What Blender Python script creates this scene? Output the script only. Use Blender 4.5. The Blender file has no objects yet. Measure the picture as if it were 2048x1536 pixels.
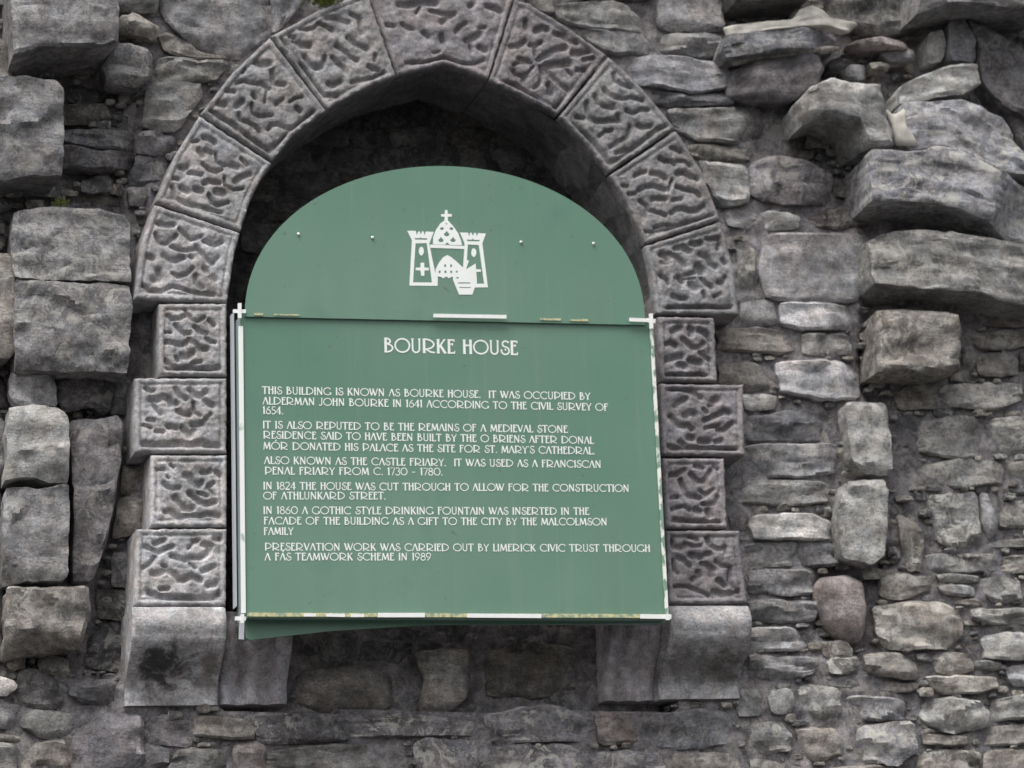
import bpy, bmesh, math, random
import numpy as np
from mathutils import Vector, Matrix, noise
from mathutils.geometry import tessellate_polygon

random.seed(7)
sc = bpy.context.scene
COL = sc.collection
rad = math.radians

# ------------------------------------------------------------------ camera
F_PX = 6500.0            # focal length in pixels of the 2048 px wide photograph
MPP = 0.0014             # metres per such pixel at the wall
YAW, PITCH, ROLL = rad(17.0), rad(15.5), rad(-1.6)
ZC = 4.1                 # height of the point looked at
_f = Vector((math.sin(YAW) * math.cos(PITCH), math.cos(YAW) * math.cos(PITCH), math.sin(PITCH)))
_r0 = Vector((math.cos(YAW), -math.sin(YAW), 0))
_u0 = _r0.cross(_f)
_r = _r0 * math.cos(ROLL) + _u0 * math.sin(ROLL)
_u = -_r0 * math.sin(ROLL) + _u0 * math.cos(ROLL)
CAM = Vector((0, 0, ZC)) - _f * F_PX * MPP
cam_d = bpy.data.cameras.new('camera')
cam = bpy.data.objects.new('camera', cam_d)
COL.objects.link(cam)
cam_d.sensor_width = 36
cam_d.lens = 36 * F_PX / 2048
cam_d.clip_end = 500
m = Matrix((( _r.x, _u.x, -_f.x, CAM.x), (_r.y, _u.y, -_f.y, CAM.y), (_r.z, _u.z, -_f.z, CAM.z), (0, 0, 0, 1)))
cam.matrix_world = m
cam_d.dof.use_dof = True
cam_d.dof.focus_distance = F_PX * MPP - 0.75
cam_d.dof.aperture_fstop = 3.5
sc.camera = cam

# ------------------------------------------------------------------ world, sun, exposure
w = bpy.data.worlds.new("World"); sc.world = w; w.use_nodes = True
nt = w.node_tree; nt.nodes.clear()
sky = nt.nodes.new('ShaderNodeTexSky'); sky.sky_type = 'NISHITA'; sky.sun_disc = False
SUN_EL, SUN_AZ = rad(60), rad(-42)      # azimuth from the wall's outward normal, towards the left
sky.sun_elevation = SUN_EL
sky.sun_rotation = rad(180) - SUN_AZ
sky.dust_density = 4.0; sky.air_density = 1.0; sky.ozone_density = 1.0
hs = nt.nodes.new('ShaderNodeHueSaturation'); hs.inputs['Saturation'].default_value = 0.22
bg = nt.nodes.new('ShaderNodeBackground'); bg.inputs['Strength'].default_value = 0.098
wo = nt.nodes.new('ShaderNodeOutputWorld')
nt.links.new(sky.outputs[0], hs.inputs['Color']); nt.links.new(hs.outputs[0], bg.inputs['Color'])
nt.links.new(bg.outputs[0], wo.inputs['Surface'])
sl = bpy.data.lights.new('sun', 'SUN'); sl.energy = 1.15; sl.angle = rad(34); sl.color = (1, 0.97, 0.93)
so = bpy.data.objects.new('sun', sl); COL.objects.link(so)
sdir = Vector((math.sin(SUN_AZ) * math.cos(SUN_EL), -math.cos(SUN_AZ) * math.cos(SUN_EL), math.sin(SUN_EL)))
so.rotation_euler = sdir.to_track_quat('Z', 'Y').to_euler()
so.location = (-3, -5, 9)
vs = sc.view_settings
vs.view_transform = 'Standard'; vs.look = 'None'; vs.gamma = 1.0; vs.use_curve_mapping = False
vs.exposure = 0.95

# ------------------------------------------------------------------ mapping a photograph pixel to a point at depth d proud of the wall face
def P(px, py, d=0.0):
    v = _f * F_PX + _r * (px - 1024) - _u * (py - 768)
    t = (-d - CAM.y) / v.y
    return CAM + v * t

def to_px(x, y, z):
    dx, dy, dz = x - CAM.x, y - CAM.y, z - CAM.z
    zf = dx * _f.x + dy * _f.y + dz * _f.z
    return (1024 + F_PX * (dx * _r.x + dy * _r.y + dz * _r.z) / zf,
            768 - F_PX * (dx * _u.x + dy * _u.y + dz * _u.z) / zf)

DM = 0.0115     # metres per depth unit used in the stone table

# ------------------------------------------------------------------ materials
def newmat(name):
    mt = bpy.data.materials.new(name); mt.use_nodes = True
    n = mt.node_tree; n.nodes.clear()
    out = n.nodes.new('ShaderNodeOutputMaterial'); b = n.nodes.new('ShaderNodeBsdfPrincipled')
    n.links.new(b.outputs[0], out.inputs[0])
    return mt, n, b

def stone_material(name, lichen=0.5, stain=1.0, bump=1.0, streak=1.0, mott=1.0, spots=()):
    mt, n, b = newmat(name); L = n.links; N = n.nodes.new
    oi = N('ShaderNodeObjectInfo'); tc = N('ShaderNodeTexCoord')
    off = N('ShaderNodeVectorMath'); off.operation = 'SCALE'
    comb = N('ShaderNodeCombineXYZ'); L.new(oi.outputs['Random'], comb.inputs[0]); L.new(oi.outputs['Random'], comb.inputs[2])
    L.new(comb.outputs[0], off.inputs[0]); off.inputs['Scale'].default_value = 37.0
    add = N('ShaderNodeVectorMath'); add.operation = 'ADD'
    L.new(tc.outputs['Object'], add.inputs[0]); L.new(off.outputs[0], add.inputs[1])
    V = add.outputs[0]
    def ns(scale, detail=6, rough=0.6, vec=None, dist=0.0):
        t = N('ShaderNodeTexNoise'); t.inputs['Scale'].default_value = scale; t.inputs['Detail'].default_value = min(detail, 6)
        t.inputs['Roughness'].default_value = rough; t.inputs['Distortion'].default_value = dist
        L.new(vec or V, t.inputs['Vector']); return t.outputs['Fac']
    def ramp(src, a, bb, va, vb):
        r = N('ShaderNodeMapRange'); r.interpolation_type = 'SMOOTHSTEP'
        r.inputs['From Min'].default_value = a; r.inputs['From Max'].default_value = bb
        r.inputs['To Min'].default_value = va; r.inputs['To Max'].default_value = vb
        L.new(src, r.inputs['Value']); return r.outputs['Result']
    def mul(a, c):
        k = N('ShaderNodeMath'); k.operation = 'MULTIPLY'; L.new(a, k.inputs[0])
        if isinstance(c, float): k.inputs[1].default_value = c
        else: L.new(c, k.inputs[1])
        return k.outputs[0]
    mp = N('ShaderNodeMapping'); mp.inputs['Scale'].default_value = (1, 1, 5); mp.inputs['Rotation'].default_value = (0, 0.12, 0)
    L.new(V, mp.inputs['Vector'])
    big = ramp(ns(9, 5, 0.6, None, 0.6), 0.3, 0.72, 1 - 0.36 * mott, 1 + 0.38 * mott)
    mid = ramp(ns(34, 6, 0.65), 0.3, 0.7, 1 - 0.30 * mott, 1 + 0.34 * mott)
    fine = ramp(ns(170, 5, 0.75), 0.3, 0.7, 0.70, 1.3)
    stv = ramp(ns(16, 4, 0.6, mp.outputs[0], 0.8), 0.35, 0.65, 1 - 0.16 * streak, 1 + 0.14 * streak)
    k = mul(mul(mul(big, mid), fine), stv)
    col = N('ShaderNodeVectorMath'); col.operation = 'SCALE'
    L.new(oi.outputs['Color'], col.inputs[0]); L.new(k, col.inputs['Scale'])
    # warm / cool drift
    tint = N('ShaderNodeMixRGB'); tint.blend_type = 'MULTIPLY'; tint.inputs[0].default_value = 1
    cr = N('ShaderNodeValToRGB'); e = cr.color_ramp.elements
    e[0].position = 0.3; e[0].color = (1.055, 0.99, 0.95, 1); e[1].position = 0.7; e[1].color = (0.97, 0.998, 1.035, 1)
    L.new(ns(14, 3, 0.5, None, 0.5), cr.inputs[0])
    L.new(col.outputs[0], tint.inputs[1]); L.new(cr.outputs[0], tint.inputs[2])
    # dark stains
    st = N('ShaderNodeMixRGB'); st.inputs[2].default_value = (0.035, 0.031, 0.034, 1)
    L.new(mul(ramp(ns(11, 7, 0.7, None, 1.0), 0.54, 0.70, 0.0, 0.85), float(0.55 * stain)), st.inputs[0]); L.new(tint.outputs[0], st.inputs[1])
    # fine cracks along the bedding
    dist_ = N('ShaderNodeVectorMath'); dist_.operation = 'ADD'
    nz_ = N('ShaderNodeTexNoise'); nz_.inputs['Scale'].default_value = 12; nz_.inputs['Detail'].default_value = 5; L.new(mp.outputs[0], nz_.inputs['Vector'])
    sc_ = N('ShaderNodeVectorMath'); sc_.operation = 'SCALE'; sc_.inputs['Scale'].default_value = 0.35; L.new(nz_.outputs['Color'], sc_.inputs[0])
    mpc = N('ShaderNodeMapping'); mpc.inputs['Scale'].default_value = (1, 1, 2.6); mpc.inputs['Rotation'].default_value = (0, 0.25, 0); L.new(V, mpc.inputs['Vector'])
    L.new(mpc.outputs[0], dist_.inputs[0]); L.new(sc_.outputs[0], dist_.inputs[1])
    vo = N('ShaderNodeTexVoronoi'); vo.feature = 'DISTANCE_TO_EDGE'; vo.inputs['Scale'].default_value = 6.5; L.new(dist_.outputs[0], vo.inputs['Vector'])
    crack = mul(ramp(vo.outputs['Distance'], 0.0, 0.035, 1.0, 0.0), ramp(ns(9, 3), 0.44, 0.52, 0.0, 1.0))
    ck = N('ShaderNodeMixRGB'); ck.inputs[2].default_value = (0.02, 0.018, 0.018, 1); L.new(mul(crack, float(0.75 * streak)), ck.inputs[0]); L.new(st.outputs[0], ck.inputs[1])
    st = ck
    # lichen, amount scaled by object colour alpha
    lm = N('ShaderNodeMixRGB'); lm.inputs[2].default_value = (0.52, 0.505, 0.455, 1)
    a = mul(ramp(ns(20, 9, 0.75, None, 1.8), 0.50, 0.555, 0.0, 1.0), ramp(ns(8, 3, 0.6), 0.36, 0.55, 0.2, 1.0))
    a = mul(a, oi.outputs['Alpha'])
    L.new(mul(a, float(lichen)), lm.inputs[0]); L.new(st.outputs[0], lm.inputs[1])
    last = lm.outputs[0]
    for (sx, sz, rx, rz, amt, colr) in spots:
        # a stain patch that also paints underside shade, with its own outline
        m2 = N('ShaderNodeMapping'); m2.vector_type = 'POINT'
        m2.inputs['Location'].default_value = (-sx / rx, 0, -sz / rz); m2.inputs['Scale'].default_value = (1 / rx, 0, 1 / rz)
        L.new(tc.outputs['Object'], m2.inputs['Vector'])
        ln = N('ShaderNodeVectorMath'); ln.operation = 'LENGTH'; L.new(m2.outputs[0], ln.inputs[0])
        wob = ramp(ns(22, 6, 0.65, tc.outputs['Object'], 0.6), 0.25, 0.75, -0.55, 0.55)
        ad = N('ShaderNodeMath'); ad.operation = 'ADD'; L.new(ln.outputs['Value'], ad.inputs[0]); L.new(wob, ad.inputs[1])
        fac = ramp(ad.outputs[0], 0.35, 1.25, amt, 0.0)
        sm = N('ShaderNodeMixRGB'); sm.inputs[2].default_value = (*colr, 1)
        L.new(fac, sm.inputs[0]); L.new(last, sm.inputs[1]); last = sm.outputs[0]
    L.new(last, b.inputs['Base Color'])
    b.inputs['Roughness'].default_value = 0.88
    b.inputs['Specular IOR Level'].default_value = 0.25
    # relief
    def bmp(src, dist, stg, prev=None):
        q = N('ShaderNodeBump'); q.inputs['Distance'].default_value = dist; q.inputs['Strength'].default_value = stg * bump
        L.new(src, q.inputs['Height'])
        if prev: L.new(prev, q.inputs['Normal'])
        return q.outputs['Normal']
    n1 = bmp(ns(40, 8, 0.7, None, 0.6), 0.006, 0.7)
    n2 = bmp(ns(22, 5, 0.6, mp.outputs[0], 0.5), 0.004, 0.5 * streak, n1)
    n3 = bmp(ns(130, 6, 0.75), 0.003, 0.8, n2)
    L.new(n3, b.inputs['Normal'])
    return mt

M_RUB = stone_material('rough_limestone', 0.9, 0.9, 1.0, 0.7)
M_ASH = stone_material('dressed_limestone', 0.45, 0.3, 0.7, 0.3, 0.8)
M_MOR = stone_material('old_lime_mortar', 0.6, 0.9, 2.0, 0.3, 1.1)

M_CL = stone_material('soot_and_shade_corbel_stone', 0.45, 0.3, 0.7, 0.6, 0.8, spots=[(-.03, -.03, .075, .06, .9, (.03, .027, .028)), (-.03, -.10, .06, .05, .5, (.06, .05, .045)), (.09, -.03, .035, .08, .55, (.07, .055, .045))])  # soot patches; their dark colour also paints the curved underside's shade
M_CR = stone_material('stain_and_shade_corbel_stone', 0.45, 0.3, 0.7, 0.6, 0.8, spots=[(0.0, -.045, .16, .05, .55, (.06, .052, .045)), (.06, -.03, .05, .04, .4, (.06, .045, .035))])  # brown staining that puts underside shade into the stone colour too
def plain(name, col, rough=0.5, spec=0.5, nz=0.0, scale=30, metal=0.0, col2=None, th=(0.45, 0.55), zsc=1.0):
    mt, n, b = newmat(name); L = n.links
    b.inputs['Roughness'].default_value = rough; b.inputs['Specular IOR Level'].default_value = spec
    b.inputs['Metallic'].default_value = metal
    tc = n.nodes.new('ShaderNodeTexCoord'); mp = n.nodes.new('ShaderNodeMapping'); mp.inputs['Scale'].default_value = (1, 1, zsc)
    t = n.nodes.new('ShaderNodeTexNoise'); t.inputs['Scale'].default_value = scale; t.inputs['Detail'].default_value = 5
    L.new(tc.outputs['Object'], mp.inputs[0]); L.new(mp.outputs[0], t.inputs['Vector'])
    r = n.nodes.new('ShaderNodeMapRange')
    mx = n.nodes.new('ShaderNodeMixRGB')
    if col2:
        r.inputs['From Min'].default_value = th[0]; r.inputs['From Max'].default_value = th[1]
        mx.inputs[1].default_value = (*col, 1); mx.inputs[2].default_value = (*col2, 1)
    else:
        r.inputs['From Min'].default_value = 0.3; r.inputs['From Max'].default_value = 0.7
        mx.inputs[1].default_value = (*[c * (1 - nz) for c in col], 1); mx.inputs[2].default_value = (*[c * (1 + nz) for c in col], 1)
    L.new(t.outputs['Fac'], r.inputs['Value']); L.new(r.outputs[0], mx.inputs[0]); L.new(mx.outputs[0], b.inputs['Base Color'])
    return mt

def sign_material():
    mt, n, b = newmat('faded_green_paint'); L = n.links; N = n.nodes.new
    tc = N('ShaderNodeTexCoord'); V = tc.outputs['Object']
    def ns(scale, detail=4, vec=None):
        t = N('ShaderNodeTexNoise'); t.inputs['Scale'].default_value = scale; t.inputs['Detail'].default_value = detail
        L.new(vec or V, t.inputs['Vector']); return t.outputs['Fac']
    mp = N('ShaderNodeMapping'); mp.inputs['Scale'].default_value = (5, 5, 0.6); L.new(V, mp.inputs[0])
    def mix(prev, src, a, bb, col, amt, blend='MIX'):
        r = N('ShaderNodeMapRange'); r.inputs['From Min'].default_value = a; r.inputs['From Max'].default_value = bb
        r.inputs['To Max'].default_value = amt; L.new(src, r.inputs['Value'])
        q = N('ShaderNodeMixRGB'); L.new(r.outputs[0], q.inputs[0])
        if prev is None: q.inputs[1].default_value = (*GREEN, 1)
        else: L.new(prev, q.inputs[1])
        q.inputs[2].default_value = (*col, 1); return q.outputs[0]
    c = mix(None, ns(1.3, 3), 0.38, 0.62, (GREEN[0] * 1.35, GREEN[1] * 1.16, GREEN[2] * 1.22), 1.0)
    c = mix(c, ns(2.5, 4, mp.outputs[0]), 0.45, 0.75, (GREEN[0] * 1.25, GREEN[1] * 1.06, GREEN[2] * 1.04), 0.6)
    c = mix(c, ns(5.0, 5), 0.60, 0.75, (GREEN[0]*.85, GREEN[1]*.92, GREEN[2]*1.0), 0.6)
    c = mix(c, ns(320, 2), 0.60, 0.75, (GREEN[0]*1.3, GREEN[1]*1.25, GREEN[2]*1.25), 0.5)
    mp2 = N('ShaderNodeMapping'); mp2.inputs['Scale'].default_value = (1.6, 1, 9); L.new(V, mp2.inputs[0])
    c = mix(c, ns(7.0, 7, mp2.outputs[0]), 0.66, 0.74, (GREEN[0]*.72, GREEN[1]*.80, GREEN[2]*.92), 0.35)
    mp3 = N('ShaderNodeMapping'); mp3.inputs['Scale'].default_value = (22, 1, 1.1); L.new(V, mp3.inputs[0])
    c = mix(c, ns(1.6, 6, mp3.outputs[0]), 0.58, 0.75, (0.26, 0.31, 0.24), 0.18)
    c = mix(c, ns(45, 6), 0.68, 0.72, (0.10, 0.12, 0.09), 0.5)
    L.new(c, b.inputs['Base Color'])
    r = N('ShaderNodeMapRange'); L.new(ns(6, 4), r.inputs['Value'])
    r.inputs['To Min'].default_value = 0.30; r.inputs['To Max'].default_value = 0.5
    L.new(r.outputs[0], b.inputs['Roughness'])
    b.inputs['Specular IOR Level'].default_value = 0.4
    bp = N('ShaderNodeBump'); bp.inputs['Distance'].default_value = 0.004; bp.inputs['Strength'].default_value = 0.25
    L.new(ns(3.0, 2), bp.inputs['Height']); L.new(bp.outputs[0], b.inputs['Normal'])
    return mt
GREEN = (0.112, 0.228, 0.165)
M_GRN = sign_material()
M_SIDE = plain('side_green_paint', (0.28, 0.35, 0.34), 0.45, 0.5, 0.15, 12, zsc=0.3)
M_WHT = plain('white_lettering_paint', (0.86, 0.89, 0.86), 0.5, 0.4, 0.02, 40)
M_BARE = plain('bright_bare_aluminium', (0.86, 0.87, 0.85), 0.45, 0.5, 0.04, 60)
M_RAIL = plain('dull_aluminium', (0.50, 0.52, 0.56), 0.45, 0.5, 0.1, 20, zsc=0.2)
M_CHIP = plain('chipped_edge_paint', (0.22, 0.33, 0.26), 0.6, 0.3, 0, 42, col2=(0.85, 0.86, 0.80), th=(0.47, 0.53), zsc=0.45)
M_CHIPW = plain('flaking_white_edge', (0.30, 0.42, 0.35), 0.5, 0.4, 0, 26, col2=(0.88, 0.89, 0.87), th=(0.33, 0.40), zsc=0.5)
M_RUST = plain('yellowed_edge_paint', (0.25, 0.33, 0.25), 0.7, 0.3, 0, 70, col2=(0.62, 0.58, 0.33), th=(0.40, 0.56))
M_LIME = plain('white_lime_deposit', (0.46, 0.44, 0.40), 0.95, 0.1, 0.18, 40)
M_MOSS = plain('yellow_green_moss', (0.16, 0.19, 0.05), 0.95, 0.1, 0.45, 60)
M_PAVE = plain('grey_street_paving', (0.07, 0.07, 0.07), 0.9, 0.2, 0.2, 3)

# ------------------------------------------------------------------ object helpers
def link(name, me, mat, parent=None, kind=None, color=None, smooth=True, sharp=None):
    o = bpy.data.objects.new(name, me); COL.objects.link(o)
    if mat and not me.materials: me.materials.append(mat)
    if smooth: me.polygons.foreach_set('use_smooth', [True] * len(me.polygons))
    if sharp: me.set_sharp_from_angle(angle=rad(sharp))
    if parent: o.parent = parent
    if kind: o['kind'] = kind
    if color: o.color = color
    return o

def thing(name, label, cat, loc):
    o = bpy.data.objects.new(name, None); COL.objects.link(o); o.location = loc
    o.empty_display_size = 0.1
    o['label'] = label; o['category'] = cat
    return o

def mesh_from(verts, faces, name='mesh'):
    me = bpy.data.meshes.new(name); me.from_pydata([tuple(v) for v in verts], [], faces); me.update(); return me

def centred(verts):
    """object origin at the centre of its own geometry"""
    n = len(verts)
    c = Vector((sum(v[0] for v in verts) / n, sum(v[1] for v in verts) / n, sum(v[2] for v in verts) / n))
    return c, [(v[0] - c.x, v[1] - c.y, v[2] - c.z) for v in verts]

def add_part(name, verts, faces, mat, parent, **kw):
    c, vv = centred(verts)
    o = link(name, mesh_from(vv, faces, name), mat, parent, **kw)
    o.location = c - parent.location if parent else c
    return o

def sstep(x):
    x = 0.0 if x < 0 else (1.0 if x > 1 else x)
    return x * x * (3 - 2 * x)

def chaikin(p, it=1, k=0.2):
    for _ in range(it):
        q = []
        for i in range(len(p)):
            a, b = p[i], p[(i + 1) % len(p)]
            q.append((a[0] + (b[0] - a[0]) * k, a[1] + (b[1] - a[1]) * k))
            q.append((b[0] - (b[0] - a[0]) * k, b[1] - (b[1] - a[1]) * k))
        p = q
    return p

def resample(p, n, closed=True):
    pts = p + [p[0]] if closed else p
    L = [0]
    for i in range(1, len(pts)):
        L.append(L[-1] + math.hypot(pts[i][0] - pts[i - 1][0], pts[i][1] - pts[i - 1][1]))
    T = L[-1]; out = []; j = 0
    m_ = n if closed else n - 1
    for i in range(n):
        s = T * i / m_
        while j < len(L) - 2 and L[j + 1] < s: j += 1
        f = (s - L[j]) / max(1e-9, L[j + 1] - L[j])
        out.append((pts[j][0] + (pts[j + 1][0] - pts[j][0]) * f, pts[j][1] + (pts[j + 1][1] - pts[j][1]) * f))
    return out, T

def centroid(p):
    A = cx = cy = 0
    for i in range(len(p)):
        x0, y0 = p[i]; x1, y1 = p[(i + 1) % len(p)]; c = x0 * y1 - x1 * y0
        A += c; cx += (x0 + x1) * c; cy += (y0 + y1) * c
    return (cx / (3 * A), cy / (3 * A))

def stone_geo(poly, d, seed, rough=1.0, bev=0.007, facets=3, tilt=(0, 0), step=0.012, back=0.10, layer=1.0, round_=1, grow=0.0):
    """poly: outline of the front face in photograph pixels, d: metres proud of the wall face"""
    rnd = random.Random(seed)
    w3 = [P(x, y, d) for x, y in poly]
    p2 = [(v.x, v.z) for v in w3]
    p2 = chaikin(p2, round_, 0.09)
    per = resample(p2, 8)[1]
    m1 = max(5, min(30, int(per / step / 4)))
    n = 4 * m1
    # start the outline at the corner nearest the lower left of its bounding box
    A0 = sum(p2[i][0] * p2[(i + 1) % len(p2)][1] - p2[(i + 1) % len(p2)][0] * p2[i][1] for i in range(len(p2)))
    if A0 < 0: p2 = p2[::-1]
    bx = [min(p[0] for p in p2), max(p[0] for p in p2)]; bz = [min(p[1] for p in p2), max(p[1] for p in p2)]
    fine, _ = resample(p2, 200)
    def near(x, z): return min(range(200), key=lambda i: (fine[i][0] - x) ** 2 + (fine[i][1] - z) ** 2)
    ks = [near(bx[0], bz[0]), near(bx[1], bz[0]), near(bx[1], bz[1]), near(bx[0], bz[1])]
    rim = []
    for q in range(4):
        a_, b_ = ks[q], ks[(q + 1) % 4]
        while b_ <= a_: b_ += 200
        seg = [fine[i % 200] for i in range(a_, b_ + 1)]
        rim += resample(seg, m1 + 1, False)[0][:-1]
    cx, cz = centroid(rim)
    R = per / (2 * math.pi)
    so_ = rnd.uniform(0, 100); lean = rnd.uniform(-6, 6)
    # uneven outline
    rim2 = []
    for (x, z) in rim:
        dx, dz = x - cx, z - cz; l = math.hypot(dx, dz) + 1e-6
        a = 0.0055 * rough * noise.noise((x * 14 + so_, 3.1, z * 14)) + 0.0055 * rough * noise.noise((x * 45, so_, z * 45)) + grow
        a += 0.0
        rim2.append((x + dx / l * a, z + dz / l * a))
    rim = rim2
    planes = []
    for k in range(facets):
        an = rnd.uniform(0, 2 * math.pi)
        planes.append((math.cos(an), math.sin(an), R * rnd.uniform(0.35, 0.9), rnd.uniform(0.12, 0.75)))
    verts, faces = [], []
    def ydisp(x, z, t):
        y = -d
        for (a, b, o, s) in planes:
            v = ((x - cx) * a + (z - cz) * b - o) * s
            if v > 0: y += min(v, 0.05)
        y += tilt[0] * (x - cx) + tilt[1] * (z - cz)
        if rough > .55:
            pp_ = noise.voronoi((x * 10 + so_, so_, z * 17 + x * lean * .4))[1][0]
            cx2, cz2 = pp_[0], pp_[2]
            ga = noise.noise((cx2 * 3.1, cz2 * 5.3, 1.0)); gb = noise.noise((cx2 * 4.7, cz2 * 2.9, 7.0)); gc = noise.noise((cx2 * 6.1, cz2 * 3.7, 4.0))
            y += rough * (.008 * gc + .9 * ga * (x - (cx2 - so_) / 10) * .35 + .9 * gb * ((z * 17 + x * lean * .4 - cz2) / 17) * .5)
        y += rough * (0.006 * noise.noise((x * 7 + so_, 1.7, z * 7)) + 0.0045 * noise.noise((x * 19, so_, z * 19))
                      + 0.0045 * noise.noise((x * 52, so_ + 5, z * 52)))
        q = noise.noise((x * 5 + so_, 9.2, z * 24 + x * lean)) * 2.6 + so_ * .1
        fq = q - math.floor(q)
        y += layer * rough * 0.006 * (math.floor(q) + sstep((fq - .38) / .24) - so_ * .1) 
        e = (1 - t) * R
        if e < bev * 2:
            y += bev * (1 - math.sqrt(max(0, 1 - (1 - e / (bev * 2)) ** 2)))
        return y
    B_ = rim[0:m1 + 1]; R_ = rim[m1:2 * m1 + 1]; T_ = rim[2 * m1:3 * m1 + 1][::-1]; L_ = (rim[3 * m1:] + [rim[0]])[::-1]
    for jj in range(m1 + 1):
        v = jj / m1
        for ii in range(m1 + 1):
            u = ii / m1
            q = [0, 0]
            for k in (0, 1):
                q[k] = ((1 - v) * B_[ii][k] + v * T_[ii][k] + (1 - u) * L_[jj][k] + u * R_[jj][k]
                        - (1 - u) * (1 - v) * rim[0][k] - u * (1 - v) * rim[m1][k] - u * v * rim[2 * m1][k] - (1 - u) * v * rim[3 * m1][k])
            t = 1 - 2 * min(u, 1 - u, v, 1 - v)
            verts.append((q[0], ydisp(q[0], q[1], t), q[1]))
    w1 = m1 + 1
    for jj in range(m1):
        for ii in range(m1):
            k = jj * w1 + ii
            faces.append((k, k + 1, k + w1 + 1, k + w1))
    loop = [i for i in range(m1)] + [j * w1 + m1 for j in range(m1)] + [m1 * w1 + i for i in range(m1, 0, -1)] + [j * w1 for j in range(m1, 0, -1)]
    prev = loop
    # sides running back into the wall
    length = d + back
    ns_ = max(2, min(7, int(length / 0.03)))
    for k in range(1, ns_ + 1):
        q = k / ns_
        cur = []
        for i, (x, z) in enumerate(rim):
            y0 = verts[loop[i]][1]
            y = y0 + (back - y0) * q
            dx, dz = x - cx, z - cz; l = math.hypot(dx, dz) + 1e-6
            a = 0.007 * rough * noise.noise((x * 16 + so_, y * 22, z * 16)) + 0.004 * rough * noise.noise((x * 40 + so_, y * 50, z * 40)) + 0.001
            a -= 0.02 * q * (0.4 + 0.6 * rough)
            cur.append(len(verts)); verts.append((x + dx / l * a, y, z + dz / l * a))
        for i in range(n):
            j = (i + 1) % n
            faces.append((prev[j], prev[i], cur[i], cur[j]))
        prev = cur
    return verts, faces

# colours of stone (brightness set per stone); alpha = amount of lichen
def tone(lum, hue='g', lich=0.4):
    # lum: brightness 0..255 the stone shows in the photograph
    l = (lum / 255.0) ** 2.2 * 1.34
    t = {'g': (1.0, 0.985, 1.0), 'p': (1.025, 0.972, 1.015), 'w': (1.07, 1.0, 0.92), 'b': (0.975, 0.98, 1.045), 'n': (1.01, 1.0, 0.97),
         'r': (1.10, 0.97, 0.94)}[hue]
    return (l * t[0], l * t[1], l * t[2], lich)

wall = thing('stone_wall', 'old grey rubble stone wall with protruding jagged stones around the carved arch', 'wall', (0, 0.1, 0))

def inside(px, py, poly):
    c = False; n = len(poly); j = n - 1
    for i in range(n):
        xi, yi = poly[i]; xj, yj = poly[j]
        if (yi > py) != (yj > py) and px < (xj - xi) * (py - yi) / (yj - yi) + xi: c = not c
        j = i
    return c

# ------------------------------------------------------------------ the wall's stones: outline px, depth, brightness, hue, lichen, options
S = []
def s(poly, d, lum=112, hue='g', lich=0.3, **kw): S.append((poly, d, lum, hue, lich, kw))

# left toothing
s([(22,-60),(236,-60),(238,80),(200,90),(80,88),(60,98),(28,108)],19,108,'g',.3,facets=1,bev=.008)
s([(-60,155),(60,157),(110,162),(127,178),(127,345),(60,347),(-60,360)],15,112,'g',.3,facets=1,tilt=(0,-.12))
s([(-60,60),(12,85),(26,155),(-60,158)],7,120,'n')
s([(28,424),(80,416),(170,417),(252,428),(262,442),(262,562),(150,560),(30,556),(24,500)],10,112,'g',.5,facets=2)
s([(30,561),(150,564),(262,567),(263,640),(255,742),(120,738),(36,733),(30,640)],10.6,108,'g',.5,facets=3)
s([(-60,500),(26,508),(36,700),(20,712),(-60,712)],8,122,'w',.3,facets=1)
s([(24,745),(108,745),(114,808),(60,812),(30,806),(20,760)],4,126,'g',.4)
s([(112,748),(228,748),(218,815),(205,825),(188,814),(128,822),(118,800)],0,84,'p')
s([(232,764),(262,762),(262,794),(230,797)],-1,92,'g')
s([(226,801),(262,800),(262,825),(222,826)],-1,90,'g')
s([(20,816),(70,809),(122,816),(138,832),(139,958),(100,960),(60,950),(12,958),(14,860)],10,140,'n',.5,facets=2)
s([(146,836),(190,836),(235,829),(247,842),(243,905),(233,990),(215,1080),(188,1157),(147,1156),(150,1050),(146,930),(142,880)],5.5,92,'p',.3)
s([(10,972),(70,976),(138,968),(137,1050),(137,1160),(60,1160),(8,1162)],8,118,'g',.55)
s([(250,930),(290,940),(290,985),(245,985)],-1,100,'w')
s([(246,992),(292,992),(288,1058),(230,1072),(236,1020)],0,112,'w')
s([(226,1108),(256,1102),(262,1170),(225,1165)],-1,96,'g')
s([(18,1168),(100,1172),(180,1166),(184,1230),(160,1293),(80,1300),(12,1308),(14,1220)],9,104,'w',.5,bev=.02)
s([(-40,1350),(20,1358),(32,1370),(15,1390),(-40,1386)],3,178,'w',0)
s([(42,1336),(122,1358),(128,1395),(105,1420),(60,1412),(27,1388)],0,84,'g')
s([(140,1362),(228,1362),(226,1404),(165,1405),(137,1388)],0.5,92,'p')
s([(-60,1395),(38,1408),(47,1420),(35,1458),(-60,1450)],1,112,'g')
s([(52,1417),(140,1427),(147,1446),(138,1474),(80,1470),(44,1450)],1,112,'n')
s([(-60,1462),(38,1470),(40,1482),(-60,1482)],0,106,'w')
s([(50,1477),(138,1481),(141,1570),(36,1570)],0.5,110,'w')
s([(-60,1488),(37,1490),(28,1570),(-60,1570)],1,118,'n')
s([(150,1427),(284,1427),(286,1570),(146,1570)],0.5,100,'p',.1)
s([(290,1427),(384,1441),(381,1494),(290,1484)],0.5,98,'p')
s([(288,1490),(350,1497),(348,1532),(286,1536)],0.2,92,'b')
s([(390,1432),(440,1430),(500,1441),(504,1479),(440,1474),(392,1470)],1,110,'w')
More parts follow.
